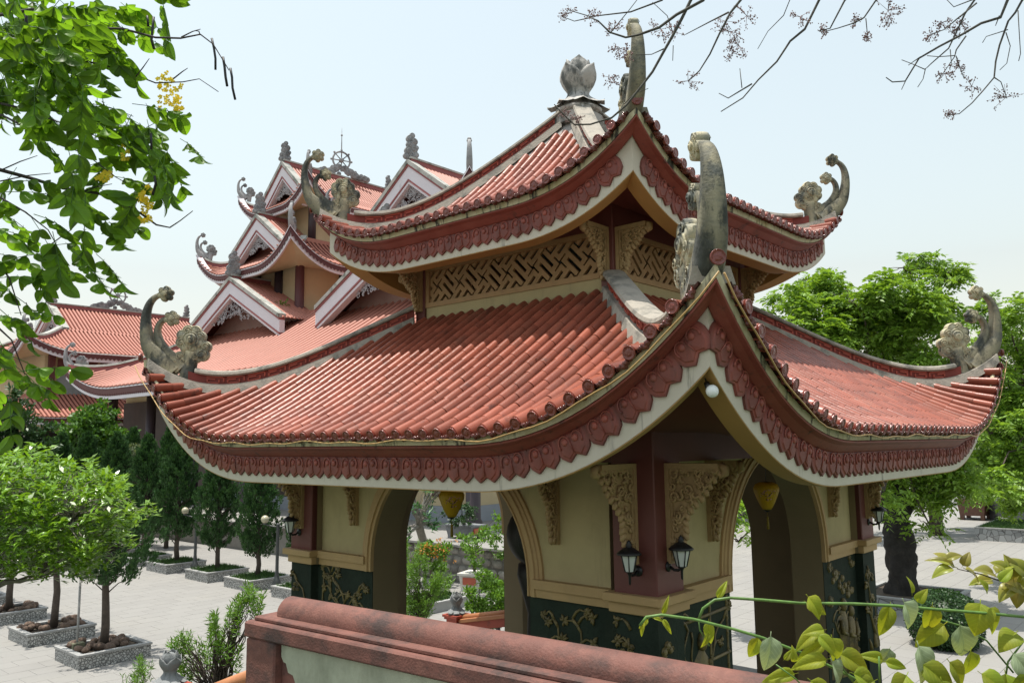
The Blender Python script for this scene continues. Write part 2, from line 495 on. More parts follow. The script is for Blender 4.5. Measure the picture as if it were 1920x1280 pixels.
def tile_mesh(L, r0, r1, n=8):
    mb = MB()
    A = [PI*i/n for i in range(n+1)]
    lo = [(-r0*math.cos(a), 0, r0*math.sin(a)*1.38) for a in A]
    mid = [(-r0*math.cos(a), L*0.9, r0*0.985*math.sin(a)*1.36) for a in A]
    hi = [(-r1*math.cos(a), L*1.04, r1*math.sin(a)*1.36) for a in A]
    li = [(-r0*0.8*math.cos(a), 0.0, r0*1.1*math.sin(a)) for a in A]
    sk = lambda row: [(row[0][0], row[0][1], -.04)]+row+[(row[-1][0], row[-1][1], -.04)]
    mb.grid([sk(lo), sk(mid), sk(hi)], smooth=True, flip=True)
    mb.grid([li, lo], smooth=False, flip=True)
    return mb
TILE_L = 0.262
tile_mb = tile_mesh(TILE_L, 0.058, 0.0555)
def cap_template():
    mb = MB()
    M = T(0, 0, .012) @ Matrix.Rotation(PI/2, 4, 'X')      # lathe axis to -y
    mb.lathe([(0.058, -0.02), (0.061, 0.006), (0.060, 0.012), (0.052, 0.012), (0.050, 0.008), (0.030, 0.008), (0.026, 0.011), (0.012, 0.012), (0.001, 0.012)], 16, M)
    return mb
def drip_template():
    mb = MB()
    out = []
    for i in range(13):
        x = -0.07+0.14*i/12
        t = abs(x)/0.07
        z = -0.062*(1-t**2.2)-0.010*math.cos(t*9)-0.012
        out.append((x, z))
    top = [(x, -0.004-0.03*(1-(abs(x)/0.07)**2)) for x, z in out]
    rows = [[(x, -0.02-0.02*(1-(x/0.07)**2), z) for x, z in top],
            [(x, -0.034-0.028*(1-(x/0.07)**2), (z+b[1])/2) for (x, z), b in zip(top, out)],
            [(x, -0.02-0.012*(1-(x/0.07)**2), z) for x, z in out],
            [(x, 0.02, z*0.9) for x, z in out]]
    mb.grid(rows, smooth=True)
    mb.sphere((0, -0.050, -0.042), 0.017, 8, 5)
    mb.sphere((0.032, -0.042, -0.036), 0.012, 6, 4)
    mb.sphere((-0.032, -0.042, -0.036), 0.012, 6, 4)
    return mb
cap_mb = cap_template(); drip_mb = drip_template()
cap_me = cap_mb.mesh('tile_end', M_cap); drip_me = drip_mb.mesh('drip_tile', M_drip)
tile_me = tile_mb.mesh('roof_tile', M_tile)

def petal_template(w=0.37, h=0.262):
    """lotus-petal eave ornament in the xz plane, facing -y"""
    mb = MB()
    half = []
    prof = [(0.0, 0.47), (0.16, 0.51), (0.36, 0.525), (0.52, 0.51), (0.66, 0.485), (0.76, 0.46), (0.86, 0.38), (1.0, 0.25)]
    out = [(-w*x, -h*z) for z, x in prof]+[(0, -h*0.80)]+[(w*x, -h*z) for z, x in reversed(prof)]
    n = len(out)
    c = (0, -0.052, -h*0.42)
    rim = [(x, -0.018, z) for x, z in out]
    mid = [(x*0.80, -0.024, -h*0.42+(z+h*0.42)*0.82) for x, z in out]
    mid2 = [(x*0.74, -0.036, -h*0.42+(z+h*0.42)*0.76) for x, z in out]
    back = [(x, 0.01, z) for x, z in out]
    vs = [c]+mid2+mid+rim+back
    fs = []
    for i in range(n):
        j = (i+1) % n
        fs.append((0, 1+j, 1+i))
        for r in range(3):
            fs.append((1+r*n+i, 1+r*n+j, 1+(r+1)*n+j, 1+(r+1)*n+i))
    mb.add(vs, fs, False)
    for sx in (-1, 1):
        mb.sphere((sx*w*0.17, -0.046, -h*0.30), w*0.10, 8, 5, (1, 0.5, 1))
        pts = []
        for i in range(12):
            a = -0.6+i*0.42
            r = w*(0.22-0.008*i)
            pts.append((sx*(w*0.19+r*math.cos(a)*0.9), -0.045+0.0008*i, -h*0.32+r*math.sin(a)))
        mb.tube(pts, [0.009]*10+[0.006, 0.003], 5)
    mb.tube([(0, -0.055, -h*0.2), (0, -0.056, -h*0.45), (0, -0.04, -h*0.74)], [0.004, 0.007, 0.004], 5)
    return mb
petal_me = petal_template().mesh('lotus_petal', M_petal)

def fretbars(rf, q, side, mb, c0, c1, z0, hgt, w, step=0.30, dz=0.0):
    """key-pattern bars in relief on one flank of a hip band"""
    d = Vector([(-1, -1), (-1, 1), (1, 1), (1, -1)][q]+(0,)).normalized()
    wv = Vector((-d.y, d.x, 0))*side
    n = int((c1-c0)*1.414/step)
    def pt(c, h): return rf.corner(q, c, dz+z0+h)+wv*w
    def bar(ca, ha, cb, hb):
        a, b = pt(ca, ha), pt(cb, hb)
        x = (b-a); l = x.length; x.normalize()
        y = wv; z = x.cross(y)
        mb.box((-0.011, -0.01, -0.011), (l+0.011, 0.018, 0.011), frame(a, x, y, z))
    for i in range(n):
        f = lambda t: c0+(c1-c0)*(i+t)/n
        H = hgt
        bar(f(.05), .86*H, f(.85), .86*H); bar(f(.05), .14*H, f(.62), .14*H)
        bar(f(.05), .14*H, f(.05), .62*H); bar(f(.85), .86*H, f(.85), .4*H)
        bar(f(.05), .62*H, f(.40), .62*H); bar(f(.62), .14*H, f(.62), .5*H)

# cloud discs and horns -----------------------------------------------------------
def cloud_disc(mb, x, z, r, th, y0=0.0, sq=1.0, spiral=True, hand=1):
    """flat cloud lobe in the xz plane with swirl rims on both faces"""
    M = T(x, y0, z) @ Matrix.Scale(sq, 4, (0, 0, 1)) @ Matrix.Rotation(PI/2, 4, 'X')
    mb.lathe([(0.001, -th), (r*0.70, -th*.92), (r*0.77, -th*0.62), (r*0.84, -th), (r*0.95, -th*0.8), (r, -th*0.3), (r, th*0.3), (r*0.95, th*0.8), (r*0.84, th), (r*0.77, th*0.62), (r*0.70, th*.92), (0.001, th)], 16, M, caps=False)
    if spiral:
        for sd in (-1, 1):
            pts = []
            for i in range(18):
                a = i*0.55*hand
                rr = r*(0.66-0.034*i)
                pts.append((x+rr*math.cos(a), y0+sd*(th+0.004+0.0012*i), z+sq*rr*math.sin(a)))
            mb.tube(pts, [max(0.004, r*0.10*(1-i/26)) for i in range(18)], 5)
def rosette(mb, x, z, r, th, lobes=7, hand=1):
    for i in range(lobes):
        a = 2*PI*i/lobes+0.3
        cloud_disc(mb, x+r*0.62*math.cos(a), z+r*0.62*math.sin(a), r*0.40, th*(0.82+0.08*(i % 2)), hand=hand, spiral=(i % 2 == 0))
    cloud_disc(mb, x, z, r*0.60, th*1.12, hand=hand)
    for sd in (-1, 1):
        cloud_disc(mb, x+0.02*r, z, r*0.30, th*0.25, y0=sd*th*1.12, hand=hand, spiral=False)
def ribbon(mb, cen, thick, n=12):
    """curved horn: cen = (x, z, halfwidth) list in the xz plane; thick = half thickness list"""
    # refine with Catmull-Rom
    P = [Vector((c[0], c[1], c[2])) for c in cen]
    pts = []
    for i in range(len(P)-1):
        p0 = P[max(i-1, 0)]; p1 = P[i]; p2 = P[i+1]; p3 = P[min(i+2, len(P)-1)]
        for j in range(4):
            t = j/4
            q = 0.5*((2*p1)+(p2-p0)*t+(2*p0-5*p1+4*p2-p3)*t*t+(3*p1-p0-3*p2+p3)*t**3)
            th = thick[i]+(thick[i+1]-thick[i])*t
            pts.append((q, th))
    pts.append((P[-1], thick[-1]))
    rows = []
    for i, (q, th) in enumerate(pts):
        a = pts[max(i-1, 0)][0]; b = pts[min(i+1, len(pts)-1)][0]
        tx, tz = b.x-a.x, b.y-a.y
        l = math.hypot(tx, tz) or 1
        nx, nz = -tz/l, tx/l
        row = []
        for k in range(n):
            an = 2*PI*k/n
            ca, sa = math.cos(an), math.sin(an)
            e = 0.55
            u = math.copysign(abs(ca)**e, ca)*q.z; v = math.copysign(abs(sa)**e, sa)*th
            row.append((q.x+nx*u, v, q.y+nz*u))
        rows.append(row+[row[0]])
    mb.grid(rows, smooth=True)
    mb.add(rows[0][:-1], [tuple(range(n))]); mb.add(rows[-1][:-1], [tuple(reversed(range(n)))])
def horn_template():
    """x runs inward along the hip from the eave tip, z up"""
    mb = MB()
    ribbon(mb, [(0.46, -0.30, 0.17), (0.27, -0.10, 0.16), (0.14, 0.05, 0.13), (0.06, 0.18, 0.10), (0.02, 0.40, 0.08), (0.012, 0.62, 0.06), (0.05, 0.79, 0.048), (0.12, 0.895, 0.04), (0.21, 0.95, 0.035)],
           [0.10, 0.112, 0.115, 0.112, 0.102, 0.088, 0.072, 0.058, 0.045])
    ribbon(mb, [(0.60, -0.22, 0.13), (0.47, -0.08, 0.10), (0.33, 0.07, 0.07), (0.235, 0.22, 0.058), (0.195, 0.36, 0.048), (0.22, 0.48, 0.04), (0.29, 0.56, 0.035), (0.35, 0.575, 0.03)],
           [0.08, 0.08, 0.08, 0.075, 0.07, 0.065, 0.055, 0.05])
    rosette(mb, 0.30, 0.965, 0.125, 0.065, 6)
    rosette(mb, 0.41, 0.575, 0.12, 0.065, 6, -1)
    rosette(mb, 0.72, 0.235, 0.235, 0.075, 8)
    for (x, z, r) in [(0.90, 0.0, 0.11), (0.95, 0.12, 0.09), (0.80, -0.05, 0.085), (0.56, -0.03, 0.085), (0.50, -0.10, 0.075), (0.62, -0.10, 0.08), (0.70, -0.12, 0.07)]:
        cloud_disc(mb, x, z, r, 0.062, hand=1 if r > 0.08 else -1)
    # neck that carries the rosette down to the ridge
    ribbon(mb, [(0.66, -0.42, 0.12), (0.70, -0.20, 0.11), (0.74, 0.05, 0.10)], [0.08, 0.08, 0.08])
    return mb
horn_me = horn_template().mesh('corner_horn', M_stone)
horn_grey_me = horn_me.copy(); horn_grey_me.materials.clear()
M_greystone = pmat('grey_far_stone', (0.30, 0.30, 0.30), 0.85, 0.2, 1.5, bump=0.2, bscale=20, stains=[((0.10, 0.11, 0.12), (1.2, 1.2, 1.2), 0.48, 0.62, 0.8)])
horn_grey_me.materials.append(M_greystone)
# ------------------------------------------------------------------ ground and paving
M_ground = pmat('plaza_bed', (0.215, 0.21, 0.20), 0.9, 0.15, 0.6, bump=0.15, bscale=8)
M_slab = pmat('plaza_slab', (0.245, 0.238, 0.224), 0.8, 0.10, 0.5, bump=0.12, bscale=14, island=0.035,
              stains=[((0.19, 0.186, 0.174), (0.5, 0.5, 0.5), 0.45, 0.75, 0.6), ((0.30, 0.285, 0.25), (0.22, 0.22, 0.22), 0.5, 0.8, 0.6)])
b = MB(); b.add([(-300, -300, 0), (900, -300, 0), (900, 1200, 0), (-300, 1200, 0)], [(0, 1, 2, 3)])
ground = b.build('ground', M_ground); ground['kind'] = 'structure'
ORG[ground] = Vector((0, 0, 0))
SLX, SLY, GAPJ = 0.80, 0.60, 0.006
slab_mb = MB()
hx, hy = SLX/2-GAPJ/2, SLY/2-GAPJ/2
slab_mb.add([(-hx, -hy, 0), (hx, -hy, 0), (hx, hy, 0), (-hx, hy, 0), (-hx+.004, -hy+.004, .007), (hx-.004, -hy+.004, .007), (hx-.004, hy-.004, .007), (-hx+.004, hy-.004, .007)],
            [(4, 5, 6, 7), (0, 1, 5, 4), (1, 2, 6, 5), (2, 3, 7, 6), (3, 0, 4, 7)])
slab_me = slab_mb.mesh('paving_slab', M_slab)
def in_view(p, mx=1.04):
    d = np.array(p)-CAM
    z = d@FW
    if z < 1: return False
    x, y = (d@RT)/z*FPX, (d@UP)/z*FPX
    return abs(x) < 960*mx and -640*mx-20 < y < 640
slabs = []
rs = random.Random(8)
for i in range(-20, 75):
    for j in range(-25, 75):
        x = i*SLX+(0.4 if j % 2 else 0); y = j*SLY
        if max(abs(x), abs(y)) < 4.2: continue
        if not in_view((x, y, 0)): continue
        slabs.append(((Vector((x, y, 0))-Vector(CAM)).length, x, y))
slabs.sort()
sf = MB()
vis = 0
def slab_seen(x, y):           # rough: not hidden behind the pavilion or under the rail
    d = np.array((x, y, 0.0))-CAM; z = d@FW
    px = 960+(d@RT)/z*FPX
    return px < 520 or 1370 < px < 1425 or px > 1650
for d, x, y in slabs:
    M = T(x, y, 0.003+rs.uniform(0, .002)) @ Matrix.Rotation(rs.uniform(-.003, .003), 4, 'X') @ Matrix.Rotation(rs.uniform(-.003, .003), 4, 'Y')
    if vis < 300 and slab_seen(x, y):
        inst('paving_slab', slab_me, M, ground); vis += 1
    else:
        sf.add(slab_mb.v, slab_mb.f, False, M)
sf.build('paving_field', M_slab, ground, kind='stuff')
# ------------------------------------------------------------------ the pavilion
pav = thing('pavilion', (0, 0, 0), 'two-tiered square pavilion with curved red tiled roofs, horned corners and arched yellow walls', 'pavilion')
lower = Roof(0, 0, 4.907, 4.907, 3.0, [(0, 5.31), (1.0, 5.83), (2.17, 6.58), (3.0, 7.12)], 1.29, 2.9)
upper = Roof(0, 0, 3.083, 3.083, 2.95, [(0, 8.28), (0.86, 8.56), (1.63, 9.10), (2.33, 9.82), (2.92, 10.46)], 0.70, 2.0)
placements = []           # (distance, matrix) of every round tile
joined = MB()             # tiles not placed singly
pan = MB()
camv = Vector(CAM)
rng = random.Random(5)
def tile_field(rf, sp, Umax, hipgap, mortar_gap=0.0):
    ends = []
    for k in range(4):
        L = rf.half(k)
        n = int(2*L/sp)
        s0 = -n*sp/2+sp/2
        for j in range(n):
            a = s0+j*sp
            c = L-abs(a)
            umax = min(Umax, c-hipgap-mortar_gap*c)
            u = -0.05
            first = True
            while u < umax-0.06:
                p = rf.P(k, a, u)
                du = TILE_L*0.86
                q = rf.P(k, a, u+du)
                f = TILE_L/(q-p).length
                du *= f
                ue = min(u+du, umax)
                q = rf.P(k, a, ue)
                y = (q-p); ln = y.length; y.normalize()
                side = rf.P(k, min(L, a+0.02), max(u, 0))-rf.P(k, max(-L, a-0.02), max(u, 0))
                z = side.cross(y)
                if z.z < 0: z = -z
                z.normalize(); x = y.cross(z)
                jit = rng.uniform(-0.004, 0.004)
                yaw_ = rng.gauss(0, .010) if rng.random() > .03 else rng.uniform(-.06, .06)
                M = frame(p+z*(0.004+abs(jit))+x*jit, x, y, z) @ RZ(yaw_) @ Matrix.Scale(ln/TILE_L, 4, (0, 1, 0))
                placements.append(((p-camv).length + (0 if k < 2 else 100), M))
                if first:
                    Mc = frame(p+z*0.004-y*0.014, x, y, z)
                    ends.append((k, Mc, 'cap'))
                    first = False
                u = ue
            if j < n-1:
                am = a+sp/2
                p = rf.P(k, am, -0.03); q = rf.P(k, am, 0.1)
                y = (q-p).normalized()
                side = (rf.P(k, min(L, am+0.02), 0)-rf.P(k, max(-L, am-0.02), 0)).normalized()
                nrm = side.cross(y)
                if nrm.z < 0: nrm = -nrm
                x = y.cross(nrm).normalized()
                nn, tv = rf.nt(k)
                yy = -nn                       # drip tiles hang square to the eave line
                zz = x.cross(yy).normalized()
                ends.append((k, frame(p+Vector((0, 0, 0.012)), x, yy, zz), 'drip'))
                # pan tiles: stepped strip between two rows
                c = L-abs(am)+sp*0.3
                uu = -0.04
                um = min(Umax, c-0.02)
                while uu < um:
                    ue = min(uu+0.16, um)
                    a0, a1 = am-sp/2, am+sp/2
                    jz = rng.uniform(0, 0.006)
                    lo0, lo1 = rf.P(k, a0, uu, -0.012+jz), rf.P(k, a1, uu, -0.012+jz)
                    hi0, hi1 = rf.P(k, a0, ue, -0.032), rf.P(k, a1, ue, -0.032)
                    b0, b1 = rf.P(k, a0, uu, -0.038), rf.P(k, a1, uu, -0.038)
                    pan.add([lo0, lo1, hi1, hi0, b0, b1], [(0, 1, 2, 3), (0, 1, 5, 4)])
                    uu = ue
        # first and last strips out to the very corner
    return ends
ends_l = tile_field(lower, 0.207, 2.99, 0.17)
ends_u = tile_field(upper, 0.192, 2.62, 0.14, 0.05)
placements.sort(key=lambda t: t[0])
for d, M in placements[:300]:
    inst('roof_tile', tile_me, M, pav)
for d, M in placements[300:]:
    joined.add(tile_mb.v, tile_mb.f, True, M)
joined.build('roof_tile_field', M_tile, pav, kind='stuff')
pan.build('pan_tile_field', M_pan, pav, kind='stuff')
cap_rest = MB(); drip_rest = MB()
for k, M, w in ends_l+ends_u:
    if k < 2:
        inst('tile_end' if w == 'cap' else 'drip_tile', cap_me if w == 'cap' else drip_me, M, pav)
    else:
        (cap_rest if w == 'cap' else drip_rest).add((cap_mb if w == 'cap' else drip_mb).v, (cap_mb if w == 'cap' else drip_mb).f, True, M)
cap_rest.build('tile_end_row', M_cap, pav, kind='stuff')
drip_rest.build('drip_tile_row', M_drip, pav, kind='stuff')

def eaves(rf, T_, sof_in, sof_z):
    b = MB(); rf.band([(0.012, 0.0), (0.022, 0.072), (0.11, 0.072), (0.05, 0.0)], b); b.build('eave_band', M_cream, pav)
    b = MB(); rf.band([(0.04, 0.072), (0.015, 0.084), (0.02, 0.098), (0.075, 0.125), (0.15, 0.185), (0.175, 0.20), (0.26, 0.20), (0.12, 0.072)], b); b.build('eave_moulding', M_red, pav)
    b = MB(); rf.band([(0.20, 0.195), (0.20, T_), (0.205, T_+0.002), (0.42, T_+0.002, .2), (0.42, 0.195)], b); b.build('fascia_board', M_white, pav)
    b = MB(); rf.band([(0.203, T_+0.003), (0.203, T_+0.010), (0.45, T_+0.010, .26), (0.45, 0.2), (0.43, 0.2), (0.43, T_+0.003, .22)], b); b.build('fascia_underside', M_ochre, pav)
    # soffit: from behind the fascia up to the wall beam
    b = MB()
    for k in range(4):
        ss = rf.samples(k, 40)
        L = rf.half(k)
        rows = []
        for a in ss:
            p0 = rf.E(k, a, 0.45, T_-0.28)
            n, tv = rf.nt(k)
            En = L
            row = []
            for i in range(7):
                f = i/6
                u = 0.445+(sof_in-0.445)*f
                z = p0.z+(sof_z-p0.z)*(f**0.8)
                row.append(Vector((rf.cx, rf.cy, z))+n*(En-u)+tv*(a*(L-u)/L))
            rows.append(row)
        b.grid(rows, smooth=True)
    b.build('soffit', M_maroon, pav)
    # lotus petals along the eaves
    w = 0.366
    for k in range(4):
        L = rf.half(k)
        for sgn in (-1, 1):
            a = 0.0; acc = w/2 if True else 0
            arc = 0.0; nxt = w/2
            da = 0.004
            while a < L-0.03:
                kk = math.sqrt(1+rf.slope(k, a)**2)
                arc += da*kk; a += da
                if arc >= nxt:
                    nxt += w
                    if a > L-0.13: break
                    sl = rf.slope(k, sgn*a)
                    n, tv = rf.nt(k)
                    x = Vector((tv.x, tv.y, sl)).normalized()
                    y = -n
                    z = x.cross(y).normalized()
                    if z.z < 0: x = -x; z = x.cross(y).normalized()
                    o = rf.E(k, sgn*a, 0.192, 0.192)
                    inst('lotus_petal', petal_me, frame(o, x, y, z) @ Matrix.Scale(.97, 4) @ Matrix.Rotation(rng.uniform(-.02, .02), 4, 'Y'), pav)
eaves(lower, 0.525, 1.62, 5.30)
eaves(upper, 0.51, 1.15, 8.28)

def hips(rf, c0, c1, hs, horn_scale, horn_tf):
    for q in range(4):
        base = MB(); band = MB(); cap = MB(); fret = MB()
        rf.hipsweep(q, [(-.19, -.06), (.19, -.06), (.15, .085), (-.15, .085)], base, 0.10, c1)
        rf.hipsweep(q, [(-.085, .08), (.085, .08), (.085, .215), (-.085, .215)], band, c0+0.10, c1)
        rf.hipsweep(q, [(-.135, .212), (.135, .212), (.15, .235), (.135, .275), (.07, .298), (-.07, .298), (-.135, .275), (-.15, .235)], cap, c0+0.18, c1)
        for sd in (-1, 1):
            fretbars(rf, q, sd, fret, c0+0.3, c1-0.05, 0.085, 0.125, 0.085)
        d = Vector([(-1, -1), (-1, 1), (1, 1), (1, -1)][q]+(0,)).normalized()
        x = -d
        y = Vector((0, 0, 1)).cross(x)
        o = rf.corner(q, 0)
        M = frame(o, x, y, (0, 0, 1)) @ T(horn_tf[0], 0, horn_tf[1]) @ Matrix.Rotation(horn_tf[2], 4, 'Y') @ Matrix.Scale(horn_scale, 4)
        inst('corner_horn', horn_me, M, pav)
        base.build('hip_mortar', M_ridge, pav); bo = band.build('hip_band', M_fretbg, pav)
        inst('tile_end', cap_me, frame(o+Vector((0, 0, -.02))+d*.03, Vector((0, 0, 1)).cross(d), -d, (0, 0, 1)) @ Matrix.Scale(1.05, 4), pav)
        cap.build('hip_cap', M_ridge, pav); fret.build('hip_fretwork', M_fret, bo)
hips(lower, 0.42, 2.98, 1, 1.0, (0.02, 0.03, 0.0))
hips(upper, 0.30, 2.86, 1, 0.84, (-0.10, 0.06, -0.10))

# wedge of grey mortar beside the upper hips, above the tile ends
M_mort = pmat('pale_mortar', (0.29, 0.27, 0.25), 0.9, 0.12, 3, bump=0.3, bscale=40, stains=[((0.2, 0.19, 0.18), (4, 4, 4), 0.5, 0.7, 0.6)])
for k in range(4):
    for sgn in (-1, 1):
        b = MB()
        rows = []
        for i in range(25):
            u = 0.35+2.5*i/24
            L = upper.half(k)
            row = []
            for f in (0.0, 0.33, 0.66, 1.0):
                a = (L-u)*sgn-sgn*(0.30+0.075*u)*f
                row.append(upper.P(k, a, u, 0.05-0.035*f))
            rows.append(row)
        b.grid(rows, smooth=True)
        b.build('hip_mortar_wedge', M_mort, pav)

# lotus finial on the top
def lotus(parent, base, sc, mat, world=True, npet=8, name='finial_petal'):
    def P(rows, ang, mb):
        mb.grid(rows, smooth=True, M=T(*base) @ RZ(ang) @ Matrix.Scale(sc, 4))
    def petal(h, r0, rb, rt, wid, flare, z0):
        rows = []
        for i in range(9):
            t = i/8
            r = r0+(rb-r0)*math.sin(PI*min(1, t*1.25)*0.5)
            if t > 0.55: r += (rt-rb)*((t-0.55)/0.45)**1.6
            if t > 0.85: r += flare*((t-0.85)/0.15)**2
            w = wid*(math.sin(PI*(0.16+0.84*t**0.9)) if t < 1 else 0.0)**0.62
            row = []
            for j in range(7):
                f = -1+2*j/6
                row.append((r*math.cos(f*w/max(r, .05)*0.8)*(1-0.05*f*f), r*math.sin(f*w/max(r, .05)*0.8), z0+h*t-0.0*abs(f)))
            rows.append(row)
        return rows
    core = MB()
    core.lathe([(0.36, 0.0), (0.37, 0.05), (0.30, 0.08), (0.26, 0.16), (0.19, 0.24), (0.15, 0.29), (0.17, 0.33), (0.20, 0.45), (0.19, 0.7), (0.10, 0.82), (0.02, 0.86)], 20, T(*base) @ Matrix.Scale(sc, 4))
    core.build('finial_core', mat, parent)
    n1 = npet
    for i in range(n1):                      # skirt of turned-down petals
        mb = MB()
        rows = []
        for t in range(8):
            f = t/7
            r = 0.17+0.33*f**1.35
            z = 0.31-0.27*f**0.8+(0.05*((f-0.8)/0.2)**2 if f > 0.8 else 0)
            w = 0.42*math.sin(PI*(0.22+0.78*f))**0.5 if f < 1 else 0.0
            rows.append([(r*math.cos(w*g), r*math.sin(w*g), z+0.03*(1-g*g)) for g in (-1, -.6, 0, .6, 1)])
        P(rows, 2*PI*i/n1, mb); mb.build(name, mat, parent)
    for ring, (n, h, rb, rt, z0, off) in enumerate([(4, 0.48, 0.31, 0.29, 0.28, 0.0), (4, 0.62, 0.25, 0.16, 0.30, 0.5)]):
        for i in range(n):
            mb = MB()
            rows = petal(h, 0.10, rb, rt, 0.33, 0.035 if ring == 0 else 0.02, z0)
            P(rows, 2*PI*(i+off)/n+PI/4*0, mb)
            o = mb.build(name, mat, parent)
            m = o.modifiers.new('thick', 'SOLIDIFY'); m.thickness = 0.022*sc; m.offset = -1
bb = MB()
bb.lathe([(0.50, -0.20), (0.50, -0.06), (0.44, -0.02), (0.42, 0.02)], 4, T(0, 0, 10.62) @ RZ(PI/4), smooth=False)
bb.build('finial_plinth', M_lotus, pav)
lotus(pav, (0, 0, 10.62), 1.06, M_lotus)

# ------------------------------------------------------------------ pavilion body
A, WF, WT = 3.25, 3.10, 0.45          # pillar face, wall face, wall thickness
FLOOR = 1.25
AR, AZ = 1.44, 3.60                   # arch radius and springing height
TOPZ = 5.34
for sx in (-1, 1):
    for sy in (-1, 1):
        b = MB(); b.cbox((min(sx*A, sx*(A-.53)), min(sy*A, sy*(A-.53)), 3.6), (max(sx*A, sx*(A-.53)), max(sy*A, sy*(A-.53)), TOPZ), 0.012)
        b.build('pillar', M_maroon, pav)
def face_M(k):
    """local x along the wall (to the right seen from outside), y inward, z up"""
    th = PI+k*PI/2
    n = Vector((round(math.cos(th)), round(math.sin(th)), 0))
    x = Vector((0, 0, 1)).cross(n)
    return frame((0, 0, 0), x, -n, (0, 0, 1))
arch = [(AR*math.cos(PI*i/28), AZ+AR*math.sin(PI*i/28)) for i in range(29)]   # from +AR to -AR
for k in range(4):
    M = face_M(k)
    W = A-.05
    # wall with an arched opening: outer face and inner face, y measured from the centre
    for y in (-WF, -WF+WT):
        b = MB()
        for sx in (-1, 1):
            q = [(sx*AR, y, 3.45), (sx*W, y, 3.45), (sx*W, y, AZ), (sx*AR, y, AZ)]
            b.add(q, [(0, 1, 2, 3)], False, M)
            q = [(sx*AR, y, AZ), (sx*W, y, AZ), (sx*W, y, TOPZ), (sx*AR, y, TOPZ)]
            b.add(q, [(0, 1, 2, 3)], False, M)
        for i in range(28):
            (x0, z0), (x1, z1) = arch[i], arch[i+1]
            b.add([(x0, y, z0), (x1, y, z1), (x1, y, TOPZ), (x0, y, TOPZ)], [(0, 1, 2, 3)], False, M)
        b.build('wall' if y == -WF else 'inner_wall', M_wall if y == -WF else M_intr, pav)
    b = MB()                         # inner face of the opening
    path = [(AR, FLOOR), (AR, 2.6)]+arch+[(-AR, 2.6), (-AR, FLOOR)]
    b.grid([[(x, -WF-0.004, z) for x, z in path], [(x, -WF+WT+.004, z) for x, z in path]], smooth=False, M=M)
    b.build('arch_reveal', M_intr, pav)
    # moulding round the arch, stepping out in three fillets, and down to the ledge
    mp = [(AR, 3.45), (AR, AZ)]+arch[1:-1]+[(-AR, AZ), (-AR, 3.45)]
    prof = [(0.0, 0.0), (0.0, -0.055), (0.022, -0.06), (0.03, -0.045), (0.06, -0.045), (0.068, -0.07), (0.12, -0.07), (0.13, -0.05), (0.165, -0.045), (0.175, -0.03), (0.215, -0.03), (0.22, 0.0)]
    rows = []
    for i, (x, z) in enumerate(mp):
        if z <= AZ: nx, nz = (1 if x > 0 else -1), 0
        else:
            l = math.hypot(x, z-AZ); nx, nz = x/l, (z-AZ)/l
        rows.append([(x+nx*(p[0]-0.002), -WF+p[1], z+nz*(p[0]-0.002)) for p in prof])
    b = MB(); b.grid(rows, smooth=False, M=M); b.build('arch_moulding', M_trim, pav)
    # ledge and dado for the two piers
    for sx in (-1, 1):
        b = MB()
        x0, x1 = sorted((sx*(AR+0.10), sx*(A-.60)))
        b.box((x0, -WF-0.10, 3.55), (x1, -WF+.02, 3.65), M)
        b.box((x0, -WF-0.055, 3.45), (x1, -WF+.02, 3.548), M)
        b.build('ledge', M_trim, pav)
        b = MB()
        x0, x1 = sorted((sx*(AR+.003), sx*(A-.45)))
        b.box((x0, -WF-0.012, FLOOR), (x1, -WF+WT-.02, 3.449), M)
        b.build('dado_panel', M_dado, pav)
        b = MB()
        x0, x1 = sorted((sx*(AR+.004), sx*(A-.3)))
        b.box((x0, -WF+WT-.02, FLOOR), (x1, -WF+WT-.001, 3.45), M)
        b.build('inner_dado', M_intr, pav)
    # beam over the wall
    b = MB(); b.box((-(A-.54), -A+.03, 4.985), (A-.54, -A+.28, 5.33), M); b.build('beam', M_maroon, pav)
for sx in (-1, 1):
    for sy in (-1, 1):
        b = MB()
        def q(i, o, z0, z1, c=0.008):
            xs = sorted((sx*(A-i), sx*(A+o))); ys = sorted((sy*(A-i), sy*(A+o)))
            b.cbox((xs[0], ys[0], z0), (xs[1], ys[1], z1), c)
        q(0.62, 0.09, 3.565, 3.652)
        q(0.585, 0.03, 3.45, 3.563)
        b.build('pillar_ledge', M_trim, pav)
        b = MB()
        xs = sorted((sx*(A-.52), sx*(A-.015))); ys = sorted((sy*(A-.52), sy*(A-.015)))
        b.box((xs[0], ys[0], FLOOR), (xs[1], ys[1], 3.449))
        b.build('pillar_base', M_dado, pav)
b = MB(); b.box((-A+.4, -A+.4, 5.20), (A-.4, A-.4, 5.26)); b.build('ceiling', M_maroon, pav)
b = MB(); b.box((-3.26, -3.26, 0), (3.26, 3.26, FLOOR-.06)); b.box((-3.32, -3.32, FLOOR-.06), (3.32, 3.32, FLOOR)); b.build('plinth', M_floor, pav)

